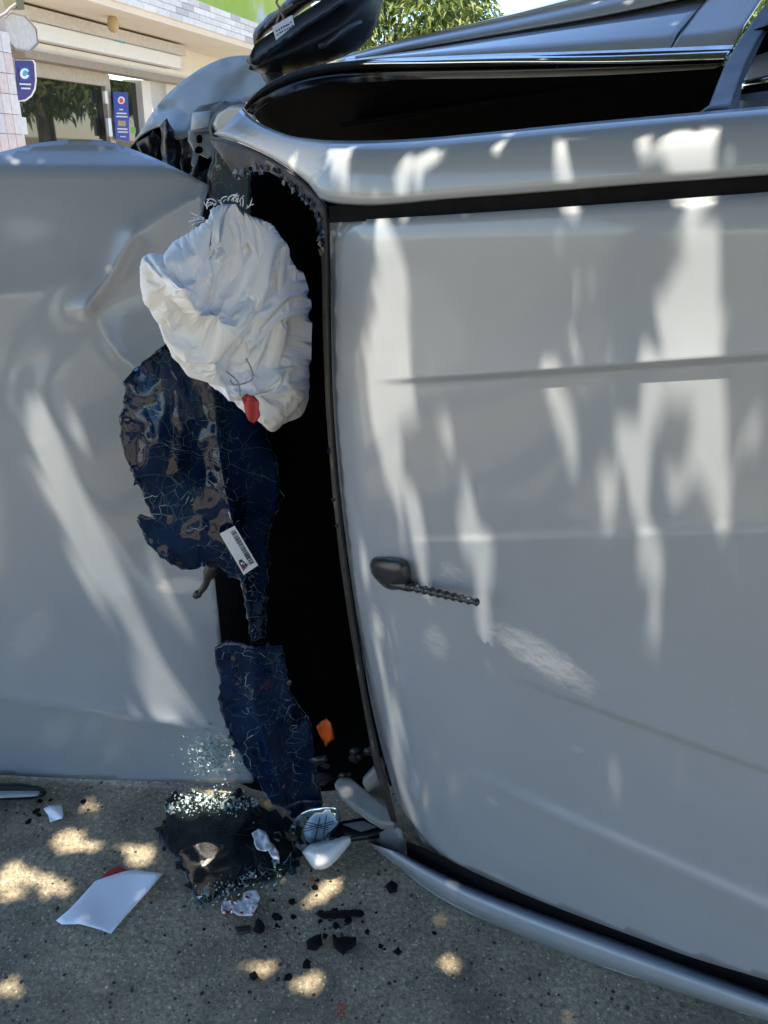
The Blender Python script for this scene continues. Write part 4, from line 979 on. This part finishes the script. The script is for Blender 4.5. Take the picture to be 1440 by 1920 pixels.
fbox('wall', s_l-4, s_l, 0, 4.2, -.3, 0, M['cream2'])
fbox('wall', s_r-.05, s_r+6, 0, ztop+.2, -.3, 0, M['cream2'])
fbox('header_wall', s_l-4, s_r+6, z_rail+.02, ztop+.25, -.3, -.02, M['cream'])
zst2 = fq(200, 72, .28)[1]; zsb2 = fq(200, 100, .28)[1]
fbox('signboard', s_l-.5, fq(340, 120, .28)[0], zsb2, zst2, .0, .28, M['signwhite'], bev=.01)
fbox('signboard_top_trim', s_l-.6, fq(344, 110, .28)[0], zst2+.003, zst2+.10, .0, .32, M['trim_pale'])
sb = fbox('signboard_print', fq(219, 96, .29)[0], fq(237, 96, .29)[0], zsb2+.12, zsb2+.23, .281, .285, M['cyan'])
fbox('roller_box', s_l-.2, s_r+.3, z_rail+.05, zsb2-.01, .0, .16, M['cream2'])
fbox('shutter_rail', s_l-.1, s_r+.2, z_rail-.02, z_rail+.045, .0, .20, M['rail'])
fbox('window_head', s_l, s_door+.02, z_rail-.14, z_rail-.022, -.12, .03, M['door_frame'])
fbox('shop_inside', s_l, s_r, 0, z_rail-.03, -1.6, -1.5, M['shopdark'])
fbox('window_pane', s_l+.02, s_door-.04, .3, z_rail-.142, -.05, -.03, M['shopglass'])
fbox('door_pane', s_door+.06, fq(262, 200)[0], .05, z_rail-.06, -.05, -.03, M['shopglass'])
fbox('window_frame', s_door-.038, s_door+.055, 0, z_rail-.03, -.07, .02, M['door_frame'])
fbox('door_post', fq(263, 200)[0]+.002, fq(279, 200)[0], 0, z_rail-.03, -.2, .04, M['cream2'])
fbox('door_pane', fq(280, 200)[0], fq(298, 200)[0], 0, z_rail-.06, -.12, -.1, M['shopdark'])
fbox('door_handle', fq(199, 200, .06)[0], fq(204, 200, .06)[0], fq(201, 195)[1], fq(201, 172)[1], .03, .06, M['signwhite'])
fbox('door_handle', fq(203, 230, .06)[0], fq(209, 230, .06)[0], fq(205, 256)[1], fq(205, 222)[1], .03, .06, M['signwhite'])
fbox('window_notice', fq(42, 240, .0)[0], fq(55, 240)[0], fq(48, 252)[1], fq(48, 220)[1], -.028, -.02, M['signwhite'])
# soffit under the parapet with a hanging lamp
sof = fq(212, 30, .9)
SO = .95
pz = [FA(200, 18, SO), FA(470, 92, SO)]
z_par = (fq(300, 42, SO)[1]+fq(440, 82, SO)[1])/2; z_part = fq(430, 24, SO)[1]
fbox('soffit', s_l-4, s_r+7, z_par, z_par+.05, -.02, SO-.002, M['cream'])
fbox('parapet', s_l-4, s_r+7, z_par+.052, z_part, SO-.25, SO, M['cream2'])
# mosaic of grey and white blocks, each its own piece
tile_mats = [simple('tile_%d' % i, c, .5, vary=.08) for i, c in enumerate([(.80, .78, .77), (.68, .66, .655), (.55, .53, .535), (.76, .74, .73), (.84, .825, .81)])]
rnd = random.Random(4); tp = {}
smin, smax = fq(215, 5, SO)[0]-.3, fq(520, 60, SO)[0]+.4
ts, tz = .24, (z_part-z_par-.06)/4
ncol = int((smax-smin)/ts); ncol = min(ncol, 48)
for r_ in range(4):
    for c_ in range(ncol):
        k = rnd.choice([0, 0, 1, 2, 3, 4, 4, 3]); s0 = smin+ts*(c_+.5*(r_ % 2)); z0 = z_par+.056+tz*r_
        if k not in tp:
            o = fbox('tile', s0, s0+ts-.004, z0, z0+tz-.004, SO+.001, SO+.02, tile_mats[k]); tp[k] = (o, s0, z0)
        else:
            b, bs, bz = tp[k]; o = b.copy(); col.objects.link(o); o.location = Vector(b.location)+FD*(s0-bs)+Vector((0, 0, z0-bz))
# hanging lamp
lc = W(212, 46, 8.2); LMP = empty('hanging_lamp', lc+Vector((0, 0, -.1))); tag(LMP, 'small round lamp hanging under the shop soffit', 'lamp')
V = []; F = []
bulb = [(0.012, .10), (.03, .09), (.055, .05), (.068, 0), (.055, -.05), (.03, -.075), (.0, -.08)]
vv = []; 
for r_, z in bulb:
    for k in range(12): t = 2*math.pi*k/12; vv.append(lc+Vector((r_*math.cos(t)*.8, r_*math.sin(t)*.8, z*.8)))
ff = [(i*12+k, i*12+(k+1) % 12, (i+1)*12+(k+1) % 12, (i+1)*12+k) for i in range(6) for k in range(12)]
mesh('lamp_globe', vv, ff, M['tan_print'], LMP)
tv, tf = tube([lc+Vector((0, 0, .07)), lc+Vector((-.01, 0, .16)), lc+Vector((-.12, -.02, .19))], .010, 6); mesh('lamp_arm', tv, tf, M['rail'], LMP)
# tiled street pillar at the far left with the round board, the blade sign and the banner
def WP(x, y, off=0.0): return FA(x, y, 1.2+off)
PIL = empty('street_pillar', WP(20, 250)*1.0); PIL.location.z = 0; tag(PIL, 'pinkish tiled pillar at the left edge in front of the shop', 'pillar')
pa, pb = (fq(-30, 200, 1.2)[0], fq(33, 200, 1.2)[0])
def sbox(name, s0, s1, z0, z1, o0, o1, mat, parent, bev=0): return fbox(name, s0, s1, z0, z1, o0, o1, mat, parent, bev)
zpt = fq(15, 26, 1.2)[1]
sbox('shaft', pa, pb, 0, zpt, .9, 1.2, M['pinkwall'], PIL)
rnd = random.Random(8); k_ = 0; z = 1.0
pt = [simple('pillar_tile_%d' % i, c, .5, vary=.1) for i, c in enumerate([(.66, .62, .61), (.58, .55, .555), (.70, .67, .65), (.66, .54, .52)])]
while z < zpt-.13:
    for j in range(4):
        w_ = (pb-pa)/4; sbox('tile', pa+w_*j+.002, pa+w_*(j+1)-.002, z, z+.119, 1.202, 1.215, rnd.choice(pt), PIL)
    z += .123
BRD = empty('octagonal_board', WP(46, 96)); tag(BRD, 'white eight-sided board with dark rim beside the pillar top', 'sign')
cs, cz = fq(38, 61, 1.15); rs = abs(fq(69, 61, 1.15)[0]-cs); rz = abs(fq(46, 27, 1.15)[1]-fq(46, 95, 1.15)[1])/2
oc = [FS(cs+rs*1.05*math.cos(R(22.5+45*k)), cz+rz*1.05*math.sin(R(22.5+45*k)), 1.15) for k in range(8)]
v, f = prism(oc, FN*-.03); fixn(mesh('board', v, f, M['trim_pale'], BRD, False))
v, f = tube(oc+[oc[0], oc[1]], .008, 6); mesh('rim', v, f, M['rail'], BRD)
def sign_poly(name, pts, off, mat, parent, t=.004):
    v, f = prism([FA(x, y, off) for x, y in pts], FN*-t); return fixn(mesh(name, v, f, mat, parent, False))
def print_rows(parent, rows, off, mat, name='lettering', seed=0):
    rnd = random.Random(seed); parts = []
    for x0, x1, y0, y1 in rows:
        x = x0
        while x < x1:
            w_ = min(rnd.uniform(1.0, 2.2), x1-x); parts.append(prism([FA(x, y0+.2*(x-x0)*.2, off), FA(x+w_, y0+.2*(x-x0)*.2, off), FA(x+w_, y1+.2*(x-x0)*.2, off), FA(x, y1+.2*(x-x0)*.2, off)], FN*-.002)); x += w_+.5
    v, f = join(parts); return tag(fixn(mesh(name, v, f, mat, parent, False)), kind='stuff')
BLD = empty('blade_sign', FA(45, 188, 1.0)); tag(BLD, 'navy blade sign with round white and cyan emblem on the pillar', 'sign')
bl = [(29, 113), (61, 114), (64, 120), (66, 150), (64, 166), (58, 178), (48, 186), (34, 189)]
sign_poly('rim', [(28, 112), (63, 112.5), (67, 118), (69, 150), (67, 168), (60, 181), (49, 189), (34, 191)], 1.19, M['cream2'], BLD, .03)
sign_poly('panel', bl, 1.196, M['navy'], BLD)
sign_poly('emblem_square', [(35, 125), (55, 124), (57, 150), (38, 152)], 1.200, M['blue'], BLD)
def ring(cx, cy, ro_, ri_, off, mat, parent, name, a0=0, a1=360):
    n = 26; P = []; 
    parts = []
    for k in range(n):
        t0, t1 = R(a0+(a1-a0)*k/n), R(a0+(a1-a0)*(k+1)/n)
        parts.append(prism([FA(cx+r_*math.cos(t), cy+r_*1.1*math.sin(t), off) for r_, t in ((ro_, t0), (ro_, t1), (ri_, t1), (ri_, t0))], FN*-.002))
    v, f = join(parts); return fixn(mesh(name, v, f, mat, parent, False))
ring(46.5, 138, 9, 4.2, 1.203, M['white_print'], BLD, 'emblem_ring', 20, 330); ring(47.5, 136.5, 4.6, 1.2, 1.2035, M['cyan'], BLD, 'emblem_core')
print_rows(BLD, [(37, 58, 156, 159), (40, 57, 164, 167)], 1.202, M['white_print'], seed=2)
BAN = empty('banner', FA(228, 264, .06)); tag(BAN, 'blue vertical banner with red and white emblem beside the shop door', 'banner')
sign_poly('cloth', [(212, 172), (240, 173), (243, 265), (217, 262)], .07, M['blue'], BAN, .01)
ring(227.5, 188, 6.5, 3.8, .073, M['white_print'], BAN, 'emblem_ring'); ring(227.5, 189, 3.9, .6, .0735, M['red_print'], BAN, 'emblem_core')
print_rows(BAN, [(224, 231, 204, 206.5), (219, 237, 211, 213.5), (218, 239, 217, 219.5), (220, 239, 240, 243), (221, 240, 246, 248.5), (226, 236, 255, 257)], .074, M['white_print'], seed=5)
print_rows(BAN, [(221, 236, 226, 236)], .074, M['tan_print'], 'tan_lettering', 6)
sign_poly('green_notice', [(246, 238), (254, 238), (255, 250), (247, 250)], .05, simple('green_notice', (.15, .4, .06), .5), SHOP)
# billboard above the parapet
def billboard():
    m = NT('billboard_print'); f = m.noise(.9, 3)
    m.set(Base_Color=m.ramp(f, [(.40, (.70, .71, .66)), (.47, (.52, .62, .16)), (.60, (.42, .56, .07)), (.70, (.74, .66, .18))]), Roughness=.5); return m.m
BB = empty('billboard', FA(440, 20, .7)); tag(BB, 'green and white billboard above the tiled parapet of the shop', 'billboard')
s0b, s1b = fq(330, -10, .7)[0], fq(540, 30, .7)[0]
fbox('board', s0b, s1b+1, z_part+.02, z_part+1.6, .6, .66, billboard(), BB)
for s in (s0b+.3, s1b-.2): fbox('post', s, s+.08, z_par+.1, z_part+1.5, .45, .58, M['rail'], BB)
# cable and junction box at the top left
JB = empty('junction_box', FA(31, 15, 1.3)); tag(JB, 'small olive junction box with cable at the top of the pillar', 'box')
sj0, sj1 = fq(24, 8, 1.25)[0], fq(38, 8, 1.25)[0]
fbox('case', sj0, sj1, fq(30, 16, 1.25)[1], fq(30, 16, 1.25)[1]+.14, 1.18, 1.28, simple('olive_box', (.16, .16, .09), .6), JB)
tv, tf = tube([FA(x, y, 1.27) for x, y in cr([(-20, 40), (10, 26), (17, 18), (30, 8), (52, -8)], 16)], .010, 6); mesh('cable', tv, tf, M['rail'], JB)

# ------------------------------------------------------------------ trees
def bark():
    m = NT('bark'); f = m.noise(14, 5, .65, vec=m.scaled(1, 1, .25)); m.set(Base_Color=m.ramp(f, [(.3, (.05, .04, .03)), (.7, (.19, .155, .12))]), Roughness=.9); m.bump(f, .8, .03); return m.m
M['bark'] = bark()
def leafmat(name, a, b):
    m = NT(name); f = m.noise(2.2, 4)
    c2 = m.n('ShaderNodeSeparateColor'); m.l(m.voro(9, out='Color'), c2.inputs[0])
    cc = m.mix(m.ramp(m.math('ADD', m.math('MULTIPLY', f, .6), m.math('MULTIPLY', c2.outputs[0], .4)), [(.3, 0.0), (.65, 1.0)]), a, b)
    m.set(Base_Color=cc, Roughness=.5)
    tr = m.n('ShaderNodeBsdfTranslucent'); m.l(cc, tr.inputs[0]); mx = m.n('ShaderNodeMixShader'); mx.inputs[0].default_value = .3
    
    if name == 'leaf_dark': return m.m
    m.l(m.b.outputs[0], mx.inputs[1]); m.l(tr.outputs[0], mx.inputs[2]); m.l(mx.outputs[0], m.t.nodes['Material Output'].inputs[0]); return m.m
M['leaf'] = leafmat('sunlit_leaf_green', (.05, .10, .02), (.24, .29, .06))  # the lighter yellow-green paints in sunlit leaf highlights
M['leaf_d'] = leafmat('leaf_dark', (.025, .055, .015), (.07, .115, .028))
def leaf(V, F, c, d, nrm, L, wd):
    s = d.cross(nrm).normalized()*wd; o = len(V); k = nrm*L*.06
    V += [c-d*L*.5, c-d*L*.12+s*.9+k, c+d*L*.5-k, c-d*L*.12-s*.9+k]; F.append((o, o+1, o+2, o+3))
def rv(r): return Vector((r.gauss(0, 1), r.gauss(0, 1), r.gauss(0, 1))).normalized()
def tree(name, base, h, rad, n, L, label, seed, lm='leaf', group=None, squash=.8):
    r = random.Random(seed); T = empty(name, base); tag(T, label, 'tree', group)
    base = Vector(base); top = base+Vector((0, 0, h)); parts = [tube([base, base+Vector((r.uniform(-.1, .1), r.uniform(-.1, .1), h*.35)), base+Vector((r.uniform(-.2, .2), r.uniform(-.2, .2), h*.62))], [rad*.075, rad*.055, rad*.045], 10)]
    fork = base+Vector((0, 0, h*.55)); cl = []
    for i in range(26):
        d = rv(r); p = base+Vector((0, 0, h*.72))+Vector((d.x*rad*.8, d.y*rad*.8, d.z*rad*squash*.7))*r.uniform(.45, 1.0); cl.append((p, rad*r.uniform(.22, .42)))
        if i < 14: parts.append(tube([fork, fork.lerp(p, .5)+rv(r)*rad*.08, p], [rad*.03, rad*.018, rad*.006], 6))
    v, f = join(parts); mesh('trunk', v, f, M['bark'], T)
    V = []; F = []
    for i in range(n):
        p, cr_ = r.choice(cl); d = rv(r)*cr_*r.random()**.4; c = p+Vector((d.x, d.y, d.z*.8))
        ld = (d.normalized()*.6+Vector((0, 0, -.7))+rv(r)*.6).normalized(); leaf(V, F, c, ld, rv(r), L*r.uniform(.7, 1.3), L*.16)
    mesh('crown', V, F, M[lm], T, False); return T
bt = W(780, 60, 15.0)
tree('leafy_tree', (bt.x-.3, bt.y, 0), 4.6, 2.0, 11000, .16, 'bushy yellow green tree beyond the car, right of the mirror', 3)
b2 = W(905, 30, 17.0)
tree('leafy_tree', (b2.x+.1, b2.y, 0), 4.4, 1.1, 4200, .15, 'smaller green tree top behind the sill of the car', 13)
tree('leafy_tree', (5.0, 14.8, 0), 4.2, 2.2, 5000, .26, 'dense street tree behind the car, nearest of those mirrored in the shop window', 4)
tree('leafy_tree', (8.2, 17.4, 0), 5.4, 3.2, 5500, .34, 'taller street tree far behind the car, mirrored in the shop window', 5)
tree('leafy_tree', (6.0, 19.5, 0), 5.4, 3.0, 5500, .34, 'broad street tree farthest behind the car, mirrored in the shop window', 15)
tree('leafy_tree', (-4.6, -5.6, 0), 5.2, 3.6, 3800, .46, 'unseen tree added behind the viewer to shade the road, left one', 6, 'leaf_d')  # out of view, added to cut warm light bounced off the road
tree('leafy_tree', (1.8, -6.4, 0), 5.4, 3.8, 3800, .46, 'unseen tree added behind the viewer to shade the road, right one', 7, 'leaf_d')  # also added out of view, to darken and cool the car roof

# the shade tree over the scene: its crown lets the sun through in patches
SA = SUN.cross(Vector((0, 1, 0))).normalized(); SB = SUN.cross(SA).normalized()
def ab(p): return p.dot(SA), p.dot(SB)
holes = []
def gap(fn, P, dim=.02):                                     # a gap in the leaves above a patch of light
    Q = [ab(fn(x, y)) for x, y in P]
    holes.append((Q, min(q[0] for q in Q), max(q[0] for q in Q), min(q[1] for q in Q), max(q[1] for q in Q), dim))
def lit(fn, pts, hw, dim=.02):
    rr = random.Random(int(pts[0][0]*7+pts[0][1])); j_ = lambda: rr.uniform(.7, 1.2)
    if len(pts) == 1:
        x, y = pts[0]; P = [(x+hw*j_()*math.cos(t), y+hw*.62*j_()*math.sin(t)) for t in [2*math.pi*k/12 for k in range(12)]]
    else:
        (x0, y0), (x1, y1) = pts; dx, dy = x1-x0, y1-y0; L = math.hypot(dx, dy); ux, uy = dx/L, dy/L; P = []
        for k in range(9): t = math.pi/2+math.pi*k/8; P.append((x0+hw*j_()*(math.cos(t)*ux-math.sin(t)*uy), y0+hw*j_()*(math.cos(t)*uy+math.sin(t)*ux)))
        for k in range(9): t = -math.pi/2+math.pi*k/8; P.append((x1+hw*j_()*(math.cos(t)*ux-math.sin(t)*uy), y1+hw*j_()*(math.cos(t)*uy+math.sin(t)*ux)))
    gap(fn, P, dim)
def RL(x, y):
    t = max(0, min(1, (y-(268-.077*(x-620)))/(120+.006*(x-620)))); T = ((0, -.048), (.1, -.030), (.3, -.018), (.55, -.011), (.8, -.007), (1.01, -.006))
    for (a, u), (b, v) in zip(T, T[1:]):
        if t <= b: return K(x, y, u+(v-u)*(t-a)/(b-a))
    return K(x, y, -.01)
Z = lambda P: [(600+x*.5833, 200+y*.5833) for x, y in P]
for P, dm in (([(165, 375), (235, 375), (255, 520), (295, 640), (305, 800), (325, 930), (300, 1000), (265, 980), (235, 920), (225, 960), (260, 1060), (300, 1200), (345, 1420), (365, 1600), (360, 1670), (330, 1640), (280, 1500), (225, 1240), (175, 1000), (140, 860), (135, 720), (165, 670), (160, 520)], .02),
              ([(468, 1340), (562, 1330), (558, 1500), (552, 1780), (508, 1765), (482, 1560)], .02), ([(740, 335), (845, 330), (840, 400), (800, 440), (760, 400)], .05), ([(835, 500), (880, 480), (872, 600), (862, 810), (818, 815), (814, 700), (828, 600)], .03),
              ([(695, 790), (735, 790), (748, 860), (802, 1000), (822, 1150), (817, 1280), (778, 1180), (728, 1040), (698, 930)], .04), ([(1130, 310), (1230, 310), (1265, 430), (1262, 520), (1225, 590), (1200, 690), (1180, 770), (1165, 760), (1168, 600), (1155, 450)], .02), ([(1255, 520), (1305, 570), (1332, 700), (1322, 765), (1215, 770), (1235, 640)], .03),
              ([(1100, 520), (1140, 480), (1150, 600), (1155, 780), (1098, 790), (1094, 650)], .04), ([(995, 720), (1042, 715), (1052, 795), (998, 795)], .04), ([(1020, 830), (1072, 830), (1088, 960), (1052, 1115), (1008, 1085), (983, 960)], .03),
              ([(1175, 830), (1250, 820), (1310, 900), (1337, 1080), (1337, 1345), (1268, 1368), (1252, 1240), (1205, 1170), (1172, 1080)], .02), ([(1125, 835), (1165, 830), (1150, 960), (1165, 1100), (1215, 1200), (1228, 1420), (1178, 1385), (1128, 1240), (1083, 1100), (1093, 920)], .03),
              ([(908, 1020), (952, 1055), (1012, 1180), (1062, 1290), (1112, 1330), (1117, 1500), (1090, 1570), (1048, 1480), (998, 1350), (938, 1220)], .03), ([(1008, 1390), (1052, 1500), (1112, 1620), (1117, 1720), (1058, 1660), (1008, 1540)], .07),
              ([(1358, 830), (1422, 850), (1432, 1000), (1402, 1110), (1368, 1000)], .05), ([(1425, 470), (1470, 470), (1470, 700), (1430, 680)], .05), ([(113, 1330), (137, 1330), (192, 1650), (204, 1790), (173, 1720)], .06), ([(450, 375), (500, 370), (490, 470), (462, 450)], .10), ([(270, 385), (345, 375), (325, 480), (290, 470)], .12),
              ([(1035, 430), (1050, 430), (1064, 620), (1054, 630)], .10), ([(935, 590), (952, 580), (950, 660), (938, 665)], .12), ([(355, 930), (385, 930), (405, 1080), (375, 1100)], .14), ([(880, 1180), (905, 1190), (960, 1380), (930, 1400)], .12), ([(200, 1900), (260, 1900), (330, 2330), (280, 2320)], .08)): gap(RF, Z(P), dm)
for P, dm in (([(20, 130), (140, 135), (150, 290), (40, 300)], .12), ([(215, 140), (400, 130), (470, 230), (440, 280), (240, 290)], .09), ([(715, 100), (910, 90), (960, 150), (920, 185), (825, 185), (815, 240), (745, 250)], .06), ([(1020, 75), (1340, 50), (1335, 150), (1240, 220), (1130, 220), (1045, 200)], .03)): gap(RL, Z(P), dm)
lit(RL, [(500, 258), (540, 272)], 16, .06)
for pts, hw in (([(64, 760), (104, 880)], 26), ([(106, 880), (175, 1060)], 40), ([(180, 1070), (215, 1130)], 34), ([(240, 1098), (370, 1104)], 16), ([(300, 1285), (310, 1315)], 42), ([(402, 1395), (405, 1440)], 40), ([(130, 760), (160, 860)], 10)): lit(HD, pts, hw)
for pts, hw in (([(20, 1645)], 48), ([(90, 1660)], 40), ([(262, 1596)], 38), ([(110, 1576), (140, 1570)], 20), ([(170, 1580)], 26), ([(540, 1668), (600, 1648)], 34), ([(500, 1812)], 32), ([(580, 1836)], 36), ([(300, 1885), (330, 1872)], 40), ([(842, 1802)], 26), ([(360, 1512), (410, 1500)], 28), ([(592, 1556), (600, 1590)], 22), ([(560, 1660)], 24), ([(10, 1850)], 30), ([(160, 1510)], 18)): lit(lambda x, y: G(x, y, .01), pts, hw*1.0)
lit(S1, [(255, 700), (275, 725)], 16); lit(S1, [(285, 660), (300, 690)], 12); lit(S2, [(560, 1420), (566, 1450)], 10)
r = random.Random(99)
SH = empty('shade_tree', (-3.4, -2.2, 0)); tag(SH, 'broad shade tree standing over the car, outside the picture', 'tree')
ctr = Vector((-.05, 1.0, .7)); V = []; F = []; ca, cb = ab(ctr)
def free(c):                                                 # how many of the leaves here stay
    a = ab(c); k = 1.0
    for Q, a0, a1, b0, b1, dm in holes:
        if a0 < a[0] < a1 and b0 < a[1] < b1 and inside(a, Q): k = min(k, dm)
    return k
lx = 1.72; LZ = .6
for i in range(72000):
    a = r.uniform(-lx, lx); b = r.uniform(-lx, lx)
    if math.hypot(a, b) > lx*(1+.12*nz(math.atan2(a, b)*2, 3.0)): continue
    c = ctr + SA*a + SB*b
    for _ in range(3):                                       # low branches, rising away from the viewer
        zt = 2.2+.24*max(0, c.y)+LZ*r.random(); c = c+SUN*((zt-c.z)/SUN.z)
        break
    if c.y > 1.95: continue
    L = r.uniform(.05, .095)
    nrm = (SUN*1.5+rv(r)).normalized(); d = nrm.cross(rv(r)).normalized(); e_ = d.cross(nrm)*.020
    if r.random() > min(free(q) for q in (c, c+d*L*.2, c-d*L*.2, c+e_*.3, c-e_*.3)): continue
    leaf(V, F, c, d, nrm, L, .020)
mesh('crown', V, F, M['leaf_d'], SH, False)
tb = Vector((-3.4, -2.2, 0)); parts = [tube([tb, tb+Vector((.1, .1, 1.1)), tb+Vector((.4, .4, 2.1))], [.24, .19, .15], 12)]
for q in ((-1.9, 1.4, 3.0), (-.3, .2, 2.7), (-2.2, .2, 2.8), (-.6, 1.6, 3.2), (-1.4, -.6, 2.7)): parts.append(tube([tb+Vector((.4, .4, 2.0)), (tb+Vector((.4, .4, 2.0))).lerp(Vector(q), .5)+Vector((0, 0, .2)), Vector(q)], [.10, .06, .02], 8))
v, f = join(parts); mesh('trunk', v, f, M['bark'], SH)
